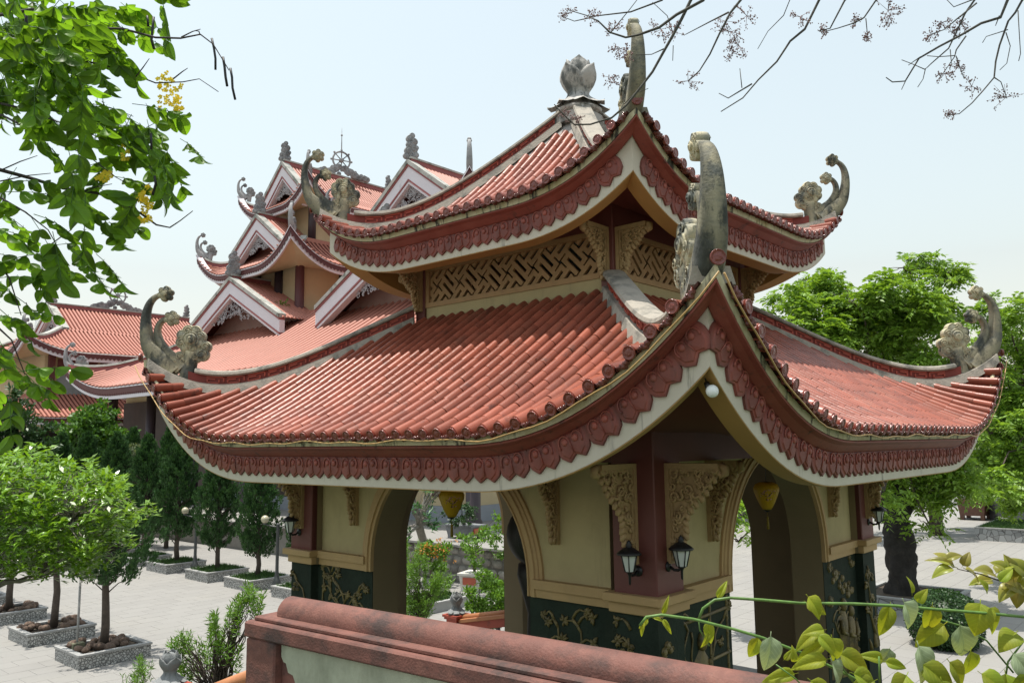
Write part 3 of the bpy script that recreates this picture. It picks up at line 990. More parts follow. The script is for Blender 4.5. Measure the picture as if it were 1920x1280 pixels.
# carved relief on the dados ---------------------------------------------------------
def relief_tree(b, M, x0, x1, z0, z1, y, seed):
    r = random.Random(seed)
    n = max(3, int((x1-x0)/0.2))
    for i in range(n):
        x = x0+(x1-x0)*(i+r.uniform(.2, .8))/n
        pts = []; zz = z0; xx = x; a = r.uniform(-.4, .4)
        while zz < z1-0.12 and x0 < xx < x1:
            pts.append((xx, y-r.uniform(0.0, .015), zz))
            a += r.uniform(-.7, .7); a *= .8
            zz += .09*math.cos(a); xx += .09*math.sin(a)
            if r.random() < .45 and x0+.1 < xx < x1-.1:
                sd = r.choice((-1, 1)); tw = [(xx, y, zz)]
                ln = r.uniform(.12, .28)
                for j in range(1, 5):
                    tw.append((min(x1, max(x0, xx+sd*ln*j/4)), y-.004, zz+.05*math.sin(j)+ln*.15*j))
                b.tube(tw, [.019, .017, .014, .011, .006], 5, M=M)
                for j in range(r.randint(5, 9)):         # leaf or needle rosette
                    an = 2*PI*j/7+r.random()
                    e = tw[-1]; l = r.uniform(.05, .085)
                    b.tube([e, (e[0]+l*math.cos(an)*.6, y-.012, e[2]+l*math.sin(an)*.6), (e[0]+l*math.cos(an), y-.004, e[2]+l*math.sin(an))], [.013, .019, .005], 5, M=M)
        if len(pts) > 2: b.tube(pts, [max(.012, .034*(1-j/len(pts))) for j in range(len(pts))], 6, M=M)
    for i in range(int(n*1.2)):                          # pointed rocks along the foot
        x = r.uniform(x0+.08, x1-.08); h = r.uniform(.2, .55)*(z1-z0)*.6; w = r.uniform(.05, .1)
        vs = []
        rows = []
        for j in range(6):
            f = j/5
            rows.append([(x-w*(1-f)**.8, y, z0+h*f), (x-w*.4*(1-f), y-.03*(1-f*.5), z0+h*f), (x+w*.3*(1-f), y-.035*(1-f*.5), z0+h*f), (x+w*(1-f)**.8, y, z0+h*f)])
        b.grid(rows, smooth=False, M=M)
def relief_bamboo(b, M, x, z0, z1, y, r=.018):
    z = z0
    while z < z1-.02:
        z2 = min(z1, z+.17)
        b.tube([(x, y, z), (x, y, z+.02), (x, y, z2-.02), (x, y, z2)], [r*1.3, r, r, r*1.25], 7, M=M)
        z = z2
def relief_figure(b, M, x, z0, h, y):
    """robed standing figure carved in low relief"""
    rows = []
    for (f, w, d) in [(0, .15, .03), (.1, .155, .05), (.3, .13, .055), (.5, .125, .06), (.66, .15, .06), (.76, .15, .05), (.82, .07, .04), (.85, .045, .04)]:
        rows.append([(x-w, y, z0+h*f), (x-w*.6, y-d*.75, z0+h*f), (x-w*.2, y-d, z0+h*f), (x+w*.2, y-d, z0+h*f), (x+w*.6, y-d*.75, z0+h*f), (x+w, y, z0+h*f)])
    b.grid(rows, smooth=True, M=M)
    b.sphere((x, y-.02, z0+h*.92), h*.085, 10, 7, (.8, .6, 1.05), M=M)
    for sd in (-1, 1):
        b.tube([(x+sd*.13, y-.03, z0+h*.74), (x+sd*.15, y-.055, z0+h*.58), (x+sd*.04, y-.075, z0+h*.55)], [.035, .035, .025], 6, M=M)
    for i in range(5):
        xx = x-.1+.05*i
        b.tube([(xx, y-.052, z0+.04*h), (xx*.6+x*.4, y-.066, z0+h*.35), (xx*.5+x*.5, y-.066, z0+h*.55)], [.006, .006, .003], 4, M=M)
def relief_cloud(b, M, x, z, s, y, seed):
    r = random.Random(seed)
    for i in range(4):
        dx, dz, rr = r.uniform(-.09, .09)*s, r.uniform(-.07, .07)*s, r.uniform(.04, .075)*s
        b.sphere((x+dx, y, z+dz), rr, 9, 6, (1, .5, .8), M=M)
        b.tube([(x+dx+rr*.8*math.cos(t*.9), y-.02, z+dz+rr*.8*(1-t*.1)*math.sin(t*.9)) for t in range(7)], .007, 4, M=M)
for k in (0, 1):
    M = face_M(k)
    y = -WF-0.012
    for sx in (-1, 1):
        b = MB()
        x0, x1 = sorted((sx*(AR+.06), sx*(A-.60)))
        near = (k == 0 and sx > 0) or (k == 1 and sx < 0)
        if k == 0:
            relief_tree(b, M, x0, x1, 2.2, 3.4, y, 3+sx)
        if k == 1 and sx < 0:
            for xx in (x0+.08, x1-.05, (x0+x1)/2+.12): relief_bamboo(b, M, xx, 1.8, 3.42, y)
            relief_figure(b, M, (x0+x1)/2-.1, 1.95, 1.15, y)
            relief_tree(b, M, x0, x1, 2.0, 3.3, y, 11)
            for zz in (3.25, 2.75): b.tube([(x0+.05, y, zz), (x1, y, zz+.03)], .02, 6, M=M)
        if k == 1 and sx > 0:
            relief_figure(b, M, (x0+x1)/2, 1.75, 1.1, y)
            relief_figure(b, M, (x0+x1)/2+.3, 1.75, .95, y)
            for i in range(9):
                relief_cloud(b, M, x0+.1+(x1-x0-.2)*((i*.37) % 1), 2.85+.55*((i*.61) % 1), 1.0, y, i)
            relief_tree(b, M, x0, x1, 1.8, 2.7, y, 17)
        b.build('carved_relief', M_gold, pav, kind='stuff')
        # the same theme on the pillar base
        b = MB()
        x0, x1 = sorted((sx*(A-.50), sx*(A-.04)))
        relief_tree(b, M, x0, x1, 2.0, 3.38, -A+.012, 23+sx+k)
        for i in range(3): relief_cloud(b, M, (x0+x1)/2+.1*(i-1), 3.1-.35*i, .8, -A+.012, 31+i+k)
        b.build('carved_relief', M_gold, pav, kind='stuff')

# carved eave consoles ----------------------------------------------------------------
def console_template(w, h, th, seed):
    """x outward from the wall, z down from 0; carved scrolls"""
    r = random.Random(seed)
    b = MB()
    b.box((0, -th/2, -h), (.05, th/2, 0)); b.box((.05, -th/2, -.055), (w*.93, th/2, 0))
    b.box((.052, -th*.36, -h*.97), (.075, th*.36, -.057)); b.box((.076, -th*.36, -.085), (w*.9, th*.36, -.057))
    b.tube([(w*.92, 0, -.02), (w, 0, -.05), (w*1.0, 0, -.1), (w*.94, 0, -.12), (w*.9, 0, -.09)], [.04, .045, .04, .03, .015], 7)
    edge = [(.93*w, -.06), (.72*w, -.17*h), (.60*w, -.30*h), (.40*w, -.42*h), (.26*w, -.55*h), (.28*w, -.68*h), (.20*w, -.80*h), (.06, -.98*h)]
    def inside(x, z):
        for (xa, za), (xb, zb) in zip(edge, edge[1:]):
            if zb <= z <= za:
                return .05 < x < xa+(xb-xa)*(za-z)/(za-zb+1e-9)
        return False
    poly = [(.06, -.06)]+edge
    b.prism([(x, z) for x, z in reversed(poly)], -th*.16, th*.16, Matrix.Rotation(PI/2, 4, 'X'))
    cnt = 0; tries = 0
    while cnt < 46 and tries < 900:
        tries += 1
        x, z = r.uniform(.05, w), -r.uniform(.05, h)
        if not inside(x, z) : continue
        cnt += 1
        R0 = r.uniform(.025, .06)*min(1.0, h)
        a0 = r.uniform(0, 6.28); hd = r.choice((-1, 1))
        for sd in (-1, 1):
            pts = [(x+R0*(1-i*.1)*math.cos(a0+hd*i*.7), sd*(th*.22+.004*i), z+R0*(1-i*.1)*math.sin(a0+hd*i*.7)) for i in range(8)]
            b.tube(pts, [.013, .017, .018, .017, .015, .013, .011, .007], 5)
    for i in range(len(edge)-1):                 # leaf tips breaking the outline
        (xa, za), (xb, zb) = edge[i], edge[i+1]
        for f in (.25, .75):
            x, z = xa+(xb-xa)*f, za+(zb-za)*f
            b.tube([(x-.02, 0, z+.02), (x+.02, 0, z-.01), (x+.035, 0, z-.045), (x+.015, 0, z-.06)], [.03, .035, .025, .008], 6)
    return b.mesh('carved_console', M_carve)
con_big = console_template(.66, 1.02, .13, 1)
con_mid = console_template(.42, .92, .12, 2)
con_up = console_template(.50, .70, .11, 3)
for k in range(4):
    M = face_M(k)
    for sx in (-1, 1):
        for (me, x, y, z) in ((con_big, sx*(A-.27), -A, 4.98), (con_mid, sx*1.84, -WF, 4.98), (con_up, sx*1.80, -1.91, 7.985)):
            inst('carved_console', me, M @ T(x, y, z) @ RZ(-PI/2), pav)

# upper storey ------------------------------------------------------------------------
A2 = 1.91
for sx in (-1, 1):
    for sy in (-1, 1):
        b = MB(); xs = sorted((sx*A2, sx*(A2-.2))); ys = sorted((sy*A2, sy*(A2-.2)))
        b.cbox((xs[0], ys[0], 6.95), (xs[1], ys[1], 8.45), .01); b.build('upper_pillar', M_maroon, pav)
def sayagata(w, h, unit, th):
    import bmesh
    bm = bmesh.new()
    segs = set()
    n = int((w+h)/unit/6)+3
    for i in range(-n, n):
        for j in range(-n, n):
            # blocks of three bars, turned alternately, joined by hooks into an S-shaped key
            loc = [(.6, 1, 5.4, 1), (-.4, 3, 6.4, 3), (.6, 5, 5.4, 5), (.6, 1, .6, 3), (5.4, 3, 5.4, 5)]
            for (xa, ya, xb, yb) in loc:
                if (i+j) % 2: xa, ya, xb, yb = 6-ya, xa, 6-yb, xb
                segs.add((6*i+xa, 6*j+ya, 6*i+xb, 6*j+yb))
    c = math.cos(PI/4)
    hw = .58
    for (x0, y0, x1, y1) in segs:
        if abs((x0-y0)*c*unit) > w/2+.6 or abs((x0+y0)*c*unit) > h/2+.6: continue
        ax, bx = sorted((x0, x1)); ay, by = sorted((y0, y1))
        if abs(ax-bx) > abs(ay-by): by = ay
        else: bx = ax
        dpt = th/2*(1.0 if ax == bx else .98)
        cs = []
        for zz in (-dpt, dpt):
            for (xx, yy) in ((ax-hw, ay-hw), (bx+hw, ay-hw), (bx+hw, by+hw), (ax-hw, by+hw)):
                cs.append(bm.verts.new((((xx-yy)*c)*unit, zz, ((xx+yy)*c)*unit)))
        for f in ((0, 1, 2, 3), (7, 6, 5, 4), (0, 4, 5, 1), (1, 5, 6, 2), (2, 6, 7, 3), (3, 7, 4, 0)):
            bm.faces.new([cs[i] for i in f])
    for no, co in (((1, 0, 0), (w/2, 0, 0)), ((-1, 0, 0), (-w/2, 0, 0)), ((0, 0, 1), (0, 0, h/2)), ((0, 0, -1), (0, 0, -h/2))):
        bmesh.ops.bisect_plane(bm, geom=bm.verts[:]+bm.edges[:]+bm.faces[:], plane_co=co, plane_no=no, clear_outer=True)
    bmesh.ops.recalc_face_normals(bm, faces=bm.faces[:])
    me = bpy.data.meshes.new('lattice'); bm.to_mesh(me); bm.free()
    me.materials.append(M_lattice)
    return me
lat_me = sayagata(3.28, .50, .058, .04)
for k in range(4):
    M = face_M(k)
    b = MB(); b.box((-1.72, -1.86, 6.9), (1.72, -1.70, 7.34), M); b.build('upper_sill_wall', M_wall, pav)
    b = MB()
    b.box((-1.71, -1.885, 7.34), (1.71, -1.76, 7.415), M); b.box((-1.71, -1.885, 7.915), (1.71, -1.76, 7.985), M)
    b.box((-1.71, -1.88, 7.416), (-1.64, -1.77, 7.914), M); b.box((1.64, -1.88, 7.416), (1.71, -1.77, 7.914), M)
    b.build('lattice_frame', M_lattice, pav)
    inst('lattice', lat_me, M @ T(0, -1.82, 7.665), pav)['kind'] = 'stuff'
    b = MB(); b.box((-1.71, -1.90, 7.987), (1.71, -1.70, 8.42), M); b.build('upper_beam', M_maroon, pav)
b = MB(); b.box((-1.75, -1.75, 8.36), (1.75, 1.75, 8.40)); b.build('upper_ceiling', M_ceil, pav)
b = MB(); b.box((-1.7, -1.7, 7.05), (1.7, 1.7, 7.10)); b.build('upper_floor', M_dado, pav)

# cable clipped along the lower eave and a bulb under the near tip ---------------------
def eave_wire(rf, k, a0, a1, t, name):
    r = random.Random(k+9)
    pts = []
    for i in range(60):
        a = a0+(a1-a0)*i/59
        p = rf.E(k, a, -0.085, t+.012*math.sin(i*.55)+.012*math.sin(i*1.31+1))
        pts.append(p)
    b = MB(); b.tube(pts, .0085, 5); o = b.build(name, M_wire)
    return o
tag(eave_wire(lower, 0, -4.88, 4.88, .03, 'cable'), 'tan cable strung along the left eave of the lower pavilion roof', 'cable')
tag(eave_wire(lower, 1, -4.88, 4.88, .035, 'cable'), 'tan cable sagging along the right eave of the lower pavilion roof', 'cable')
bt = lower.E(0, -4.7, .3, .56)
bl = thing('light_bulb', (-4.62, -4.62, 5.62), 'white globe bulb hanging under the near tip of the lower eave', 'light bulb')
b = MB(); b.sphere((-4.60, -4.66, 5.60), .052, 14, 10); b.build('globe', M_bulb, bl)
b = MB(); b.tube([(-4.60, -4.63, 5.63), (-4.58, -4.60, 5.67)], [.026, .022], 8); b.build('socket', M_blackm, bl)
b = MB(); b.tube([(-4.58, -4.60, 5.67), (-4.57, -4.58, 5.74), (-4.60, -4.60, 5.80)], .006, 5); b.build('wire', M_blackm, bl)

# wall lanterns --------------------------------------------------------------------------
def wall_lamp(k, x, z, label):
    """six-sided carriage lantern on an arm; built in wall coordinates"""
    M = face_M(k) @ T(x, -A, z)
    o = M @ Vector((0, 0, 0))
    t = thing('wall_lamp', o, label, 'lantern', 'black carriage lanterns on the pavilion pillars')
    y = -.16
    b = MB(); b.lathe([(.055, 0), (.055, .012), (.035, .022), (.02, .03)], 14, M @ T(0, 0, -.10) @ Matrix.Rotation(PI/2, 4, 'X'))
    b.tube([(0, -.02, -.10), (0, -.07, -.13), (0, -.12, -.13), (0, y, -.09)], [.016, .015, .015, .02], 8, M=M)
    b.build('arm', M_blackm, t)
    b = MB(); b.lathe([(.006, -.22), (.012, -.2), (.014, -.13), (.02, -.11), (.04, -.095), (.05, -.085)], 10, M @ T(0, y, 0)); b.build('stem', M_blackm, t)
    g = MB(); g.lathe([(.048, -.085), (.088, .085)], 6, M @ T(0, y, 0), smooth=False); g = g.build('glass', M_frost, t)
    b = MB()
    for i in range(6):
        a = 2*PI*i/6
        c, s = math.cos(a), math.sin(a)
        b.tube([(.050*c, y+.050*s, -.087), (.091*c, y+.091*s, .087)], .0075, 4, M=M)
    b.build('glazing_bar', M_blackm, t)
    b = MB(); b.lathe([(.125, .078), (.128, .09), (.10, .115), (.055, .145), (.03, .155), (.028, .17), (.036, .18), (.02, .19), (.024, .2), (.005, .225)], 12, M @ T(0, y, 0)); b.build('lamp_hood', M_blackm, t)
    return t
wall_lamp(0, A-.22, 3.99, 'black lantern on the left face of the near pavilion pillar')
wall_lamp(1, -A+.22, 4.03, 'black lantern on the right face of the near pavilion pillar')
wall_lamp(0, -A+.22, 4.0, 'black lantern on the far left pavilion pillar')
wall_lamp(1, A-.22, 4.0, 'black lantern on the far right pavilion pillar')

# silk lanterns in the arches ----------------------------------------------------------------
M_blossom = pmat('pink_blossom', (0.62, 0.30, 0.32), 0.7, 0.2, 20)
def silk_lantern(c, r, label):
    t = thing('silk_lantern', c, label, 'lantern', 'yellow silk lanterns in the arches')
    prof = [(.12, 0.62), (.5, .60), (.84, .46), (1.0, 0.16), (.97, -.1), (.83, -.45), (.66, -.85), (.46, -1.22), (.3, -1.45)]
    b = MB(); b.lathe([(r*p, r*(z+.25)*1.05) for p, z in reversed(prof)], 24, T(*c)); b.build('silk_shade', M_silk, t)
    b = MB()
    for i in range(24):
        a = 2*PI*i/24
        b.tube([(c[0]+r*1.004*p*math.cos(a), c[1]+r*1.004*p*math.sin(a), c[2]+r*(z+.25)*1.05) for p, z in prof], .0022, 4)
    b.build('rib', M_silk, t)
    b = MB()
    b.lathe([(.13*r, .90*r), (.16*r, .88*r), (.16*r, .94*r), (.06*r, .98*r)], 12, T(*c)); b.lathe([(.06*r, -1.45*r), (.30*r, -1.28*r), (.31*r, -1.24*r)], 12, T(*c))
    b.tube([(c[0], c[1], c[2]+.95*r), (c[0], c[1], AZ+AR-.002)], .004, 5)
    b.build('fitting', M_dark, t)
    b = MB(); b.tube([(c[0], c[1], c[2]-1.4*r), (c[0], c[1], c[2]-1.9*r)], .003, 5); b.sphere((c[0], c[1], c[2]-1.9*r), .018, 8, 6)
    b.tube([(c[0], c[1], c[2]-1.92*r), (c[0], c[1], c[2]-2.1*r), (c[0], c[1], c[2]-2.8*r)], [.010, .016, .019], 8); b.build('tassel', pmat('tassel_gold', (0.20, 0.14, 0.01), .7, .3, 30), t)
    # painted plum branch, on the side seen from outside
    rr = random.Random(3)
    b = MB(); fl = MB()
    view = math.atan2(CAM[1]-c[1], CAM[0]-c[0])
    def sp(a, z):
        zz = z/1.05-.25
        ps = sorted((zq, p) for p, zq in prof)
        p = np.interp(zz, [q[0] for q in ps], [q[1] for q in ps])
        return Vector((c[0]+r*1.012*p*math.cos(view+a), c[1]+r*1.012*p*math.sin(view+a), c[2]+r*z))
    for (a0, z0, a1, z1) in ((-.1, -.45, .35, .05), (.1, -.25, -.45, .15), (0.2, -.1, .6, .25), (-.2, 0, .05, .4), (-.1, -.45, .5, -.4)):
        b.tube([sp(a0+(a1-a0)*i/6+.06*math.sin(i*2), z0+(z1-z0)*i/6) for i in range(7)], [.0045-.0005*i for i in range(7)], 4)
        for i in range(6):
            p = sp(a0+(a1-a0)*rr.uniform(.3, 1)+rr.uniform(-.15, .15), z0+(z1-z0)*rr.uniform(.3, 1)+rr.uniform(-.1, .1))
            fl.sphere(p, .0065, 6, 4)
    b.build('painted_branch', M_dark, t); fl.build('painted_blossom', M_blossom, t)
    return t
silk_lantern(on_x(847, 938, -3.0), .165, 'yellow silk lantern hanging in the left arch of the pavilion')
silk_lantern(on_y(1437, 925, -3.0), .165, 'yellow silk lantern hanging in the right arch of the pavilion')
# big dark drum on its stand inside, beside the near pier
dp = at(1010, 1050, 11.2)
dr = thing('drum', (dp.x, dp.y, FLOOR), 'dark lacquered drum on a turned stand inside the left arch', 'drum')
b = MB(); M = T(dp.x, dp.y, 0) @ T(0, 0, 3.95) @ RZ(.75) @ Matrix.Rotation(PI/2, 4, 'Y')
b.lathe([(.30, -.5), (.36, -.45), (.42, -.2), (.44, 0), (.42, .2), (.36, .45), (.30, .5)], 24, M); b.build('drum_body', M_dark, dr)
for sg in (-1, 1):
    b = MB(); b.lathe([(.305, sg*.49), (.30, sg*.512), (.001, sg*.512)], 24, M); b.build('drum_skin', M_dark, dr)
b = MB(); b.lathe([(.32, FLOOR), (.32, 1.8), (.24, 1.86), (.2, 2.1), (.26, 2.3), (.18, 2.5), (.16, 2.9), (.24, 3.2), (.3, 3.4), (.28, 3.56)], 16, T(dp.x, dp.y, 0)); b.build('stand', M_dark, dr)

# dry leaves and litter lying in the tile channels
lit = MB(); rl_ = random.Random(14)
for i in range(90):
    k = rl_.choice((0, 0, 1)); a = rl_.uniform(-3.6, 3.6); u = rl_.uniform(.1, 2.2)
    if lower.half(k)-abs(a) < u+.3: continue
    p = lower.P(k, a, u, rl_.uniform(.03, .07)); s_ = rl_.uniform(.012, .035)
    d = Vector((rl_.uniform(-1, 1), rl_.uniform(-1, 1), rl_.uniform(-.3, .3))).normalized(); e = d.cross(Vector((rl_.uniform(-.4, .4), rl_.uniform(-.4, .4), 1))).normalized()
    lit.add([p-d*s_, p+e*s_*.5+Vector((0, 0, .006)), p+d*s_, p-e*s_*.5+Vector((0, 0, .008))], [(0, 1, 2, 3)])
tag(lit.build('leaf_litter', pmat('dry_leaf', (.24, .17, .10), .9, .4, 20, island=.4)), 'dry leaf litter scattered on the lower pavilion roof', 'litter', kind='stuff')
# ------------------------------------------------------------------ temple hall behind
M_hroof = pmat('far_roof_tile', (0.40, 0.165, 0.12), 0.5, 0.12, 0.5, spec=0.3, stains=[((0.24, 0.08, 0.06), (0.5, 0.5, 0.5), 0.5, 0.75, 0.5)])
M_hpan = pmat('far_pan_tile', (0.13, 0.046, 0.036), 0.8, 0.15, 0.5, spec=0.05)
M_hgab = pmat('far_gable_recess', (0.27, 0.17, 0.14), .85, .1, .5)
M_hband = pmat('far_dark_red_band', (0.10, 0.03, 0.03), 0.6, 0.1, 1)
M_hwhite = pmat('far_white', (0.66, 0.63, 0.66), 0.8, 0.04, 0.8, stains=[((0.3, 0.3, 0.3), (1, 1, .4), .6, .75, .5)])
M_hred = pmat('far_red_line', (0.26, 0.075, 0.07), 0.6, 0.1, 1)
M_hwall = pmat('far_yellow_wall', (0.50, 0.40, 0.24), 0.85, 0.08, 0.5)
M_hcol = pmat('far_dark_column', (0.035, 0.022, 0.028), 0.5, 0.1, 1)
M_hcope = pmat('far_mossy_coping', (0.36, 0.36, 0.33), 0.9, 0.2, 1, stains=[((0.06, 0.08, 0.06), (1.5, 1.5, 1.5), .5, .65, .8)])
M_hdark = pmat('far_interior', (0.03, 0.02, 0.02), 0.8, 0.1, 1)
M_fili = pmat('far_filigree', (0.38, 0.37, 0.38), 0.8, 0.1, 2)

def rib_field(rf, faces, sp, r, parent, hipgap=.25, name='tile_rows', Umax=None, na=5):
    mb = MB(); sh = MB()
    Umax = Umax or rf.U
    for k in faces:
        L = rf.half(k)
        n = int(2*L/sp)
        for j in range(n):
            a = -n*sp/2+sp/2+j*sp
            um = min(Umax, L-abs(a)-hipgap)
            if um < .2: continue
            m = max(2, int(um/.9))
            rows = []
            side = Vector(rf.nt(k)[1])
            for i in range(m+1):
                p = rf.P(k, a, -.08+(um+.08)*i/m)
                rows.append([p+side*(-r*math.cos(PI*q/na))+Vector((0, 0, r*.95*math.sin(PI*q/na))) for q in range(na+1)])
            mb.grid(rows, smooth=True)
            mb.add(rows[0], [tuple(range(na+1))])
        m = 10
        ss = rf.samples(k, 40)
        rows = []
        for a in ss:
            um = min(Umax, L-abs(a))
            rows.append([rf.P(k, a, max(0, um)*i/m, -.01) for i in range(m+1)])
        sh.grid(rows, smooth=True)
    mb.build(name, M_hroof, parent, kind='stuff')
    sh.build('roof_sheet', M_hpan, parent)
def far_eaves(rf, parent, T_, sof_in, sof_z, tooth, faces=(0, 1, 2, 3)):
    b = MB(); rf.band([(.0, 0), (.0, .10*T_), (.3, .10*T_), (.3, 0)], b, 50, faces); b.build('eave_line', M_hwhite, parent)
    b = MB(); rf.band([(.06, .10*T_), (.06, .5*T_), (.3, .5*T_), (.3, .10*T_)], b, 50, faces); b.build('eave_band', M_hband, parent)
    b = MB(); rf.band([(.14, .5*T_), (.14, T_), (.34, T_), (.34, .5*T_)], b, 50, faces); b.build('fascia_board', M_hwhite, parent)
    b = MB()
    for k in faces:                       # toothed lower edge of the red band
        L = rf.half(k); n = int(2*L/tooth)
        for i in range(n):
            a0 = -L+2*L*i/n; a1 = -L+2*L*(i+1)/n; am = (a0+a1)/2
            p = [rf.E(k, a0, .055, .49*T_), rf.E(k, a1, .055, .49*T_), rf.E(k, am, .055, .74*T_)]
            q = [rf.E(k, a0, .135, .49*T_), rf.E(k, a1, .135, .49*T_), rf.E(k, am, .135, .72*T_)]
            b.add(p+q, [(0, 1, 2), (0, 2, 5, 3), (2, 1, 4, 5)])
    b.build('petal_row', M_hband, parent, kind='stuff')
    b = MB()
    for k in faces:
        ss = rf.samples(k, 30); L = rf.half(k); n, tv = rf.nt(k); En = rf.Ex if k % 2 == 0 else rf.Ey
        rows = []
        for a in ss:
            p0 = rf.E(k, a, .34, T_*.8); row = []
            for i in range(5):
                f = i/4; u = .34+(sof_in-.34)*f
                row.append(Vector((rf.cx, rf.cy, p0.z+(sof_z-p0.z)*f**.8))+n*(En-u)+tv*(a*(L-u)/L))
            rows.append(row)
        b.grid(rows, smooth=True)
    b.build('soffit', M_hwall, parent)
def far_hips(rf, parent, c1, s, hs, qs=(0, 1, 2, 3)):
    for q in qs:
        b = MB(); rf.hipsweep(q, [(-.2*s, -.1), (.2*s, -.1), (.16*s, .22*s), (-.16*s, .22*s)], b, .3, c1, 20); b.build('hip_band', M_hred, parent)
        b = MB(); rf.hipsweep(q, [(-.24*s, .22*s), (.24*s, .22*s), (.2*s, .36*s), (-.2*s, .36*s)], b, .5*s, c1, 20); b.build('hip_cap', M_hcope, parent)
        d = Vector([(-1, -1), (-1, 1), (1, 1), (1, -1)][q]+(0,)).normalized()
        x = -d
        M = frame(rf.corner(q, 0), x, Vector((0, 0, 1)).cross(x), (0, 0, 1)) @ T(.05, 0, .05) @ Matrix.Scale(hs, 4)
        inst('corner_horn', horn_grey_me, M, parent)
def cloud_ornament(parent, o, s, ax=(1, 0, 0), mat=None, name='ridge_ornament'):
    """upright cloud-and-flame ornament on a ridge end; ax = direction the flat face spans"""
    b = MB()
    for (x, z, r) in [(0, .18, .2), (-.12, .34, .16), (.1, .42, .18), (-.02, .6, .19), (.12, .74, .16), (-.06, .84, .15), (.04, .98, .12), (.2, .2, .13), (-.2, .12, .13), (.22, .5, .1)]:
        cloud_disc(b, x, z, r, .09, spiral=r > .15, hand=1 if x > 0 else -1)
    ax = Vector(ax).normalized()
    M = frame(o, ax, Vector((0, 0, 1)).cross(ax), (0, 0, 1)) @ Matrix.Scale(s, 4)
    inst(name, b.mesh(name, mat or M_greystone), M, parent)
def gable(parent, X0, yc, zt, sl, hw, Xb, bw, sp=.30, back_z=None, orn=1.25, half_wall=True, name='gable', ornament=True):
    """gabled dormer whose face looks to -X: barge boards, filigree, roof planes running back"""
    kk = math.sqrt(1+sl*sl)
    def strip(x0, x1, t0, t1, mat, nm, h2=hw):
        b = MB()
        for sg in (-1, 1):
            poly = [(0, zt-t0*kk), (sg*h2, zt-t0*kk-sl*h2), (sg*h2, zt-t1*kk-sl*h2), (0, zt-t1*kk)]
            vs = [(x0, yc+y, z) for y, z in poly]+[(x1, yc+y, z) for y, z in poly]
            b.add(vs, [(0, 1, 2, 3), (7, 6, 5, 4), (0, 4, 5, 1), (1, 5, 6, 2), (2, 6, 7, 3), (3, 7, 4, 0)])
        return b.build(nm, mat, parent)
    strip(X0-.12, X0+.5, -.22, .02, M_hcope, 'gable_coping')
    strip(X0-.06, X0+.4, .02, .14*bw, M_hred, 'gable_red_line')
    strip(X0, X0+.4, .14*bw, .80*bw, M_hwhite, 'barge_board')
    strip(X0-.03, X0+.4, .80*bw, .90*bw, M_hred, 'gable_red_line')
    strip(X0+.03, X0+.5, .90*bw, 1.05*bw, M_hwhite, 'barge_board')
    # recessed wall
    if half_wall:
        b = MB(); zz = zt-bw*kk
        b.add([(X0+2.0, yc, zt-.2), (X0+2.0, yc+hw, zt-.2-sl*hw), (X0+2.0, yc-hw, zt-.2-sl*hw)], [(0, 1, 2)]); b.build('gable_wall', M_hgab, parent)
    # filigree in the top of the opening
    r = random.Random(int(yc*7+zt)); b = MB()
    z0 = zt-1.05*bw*kk; hf = min(1.7, .5*sl*hw)
    yy = hf/sl
    for i in range(150):
        f = r.random()**.6; z = z0-hf*f; y = r.uniform(-1, 1)*yy*f
        if abs(y) > yy*f-.04: continue
        if f > .72 and abs(y) < yy*(f-.72)*1.5: continue
        R0 = r.uniform(.08, .16); a0 = r.uniform(0, 6.28); hd = r.choice((-1, 1))
        b.tube([(X0+.3, yc+y+R0*(1-q*.1)*math.cos(a0+hd*q*.8), z+R0*(1-q*.1)*math.sin(a0+hd*q*.8)) for q in range(7)], .028, 4)
    b.build('filigree', M_fili, parent, kind='stuff')
    # roof planes with ribs
    mb = MB(); sh = MB()
    for sg in (-1, 1):
        n = int((Xb-X0)/sp)
        for i in range(n):
            x = X0+.25+sp*i
            rows = []
            for f in (0, .5, 1):
                y = sg*hw*1.02*f; z = zt+.05-sl*hw*1.02*f
                rows.append([(x-.1*math.cos(PI*q/4), yc+y, z+.1*math.sin(PI*q/4)) for q in range(5)])
            mb.grid(rows, smooth=True)
            mb.add(rows[-1], [tuple(range(5))])
        sh.add([(X0+.1, yc, zt+.03), (Xb, yc, zt+.03), (Xb, yc+sg*hw, zt+.03-sl*hw), (X0+.1, yc+sg*hw, zt+.03-sl*hw)], [(0, 1, 2, 3)])
    mb.build('tile_rows', M_hroof, parent, kind='stuff'); sh.build('roof_sheet', M_hpan, parent)
    b = MB(); b.box((X0+.1, yc-.16, zt), (Xb, yc+.16, zt+.3)); b.build('ridge_band', M_hred, parent)
    b = MB(); b.box((X0, yc-.22, zt+.3), (Xb, yc+.22, zt+.42)); b.build('ridge_cap', M_hcope, parent)
    if ornament: cloud_ornament(parent, (X0+.2, yc, zt+.3), orn*1.15, (1, -.35, 0))
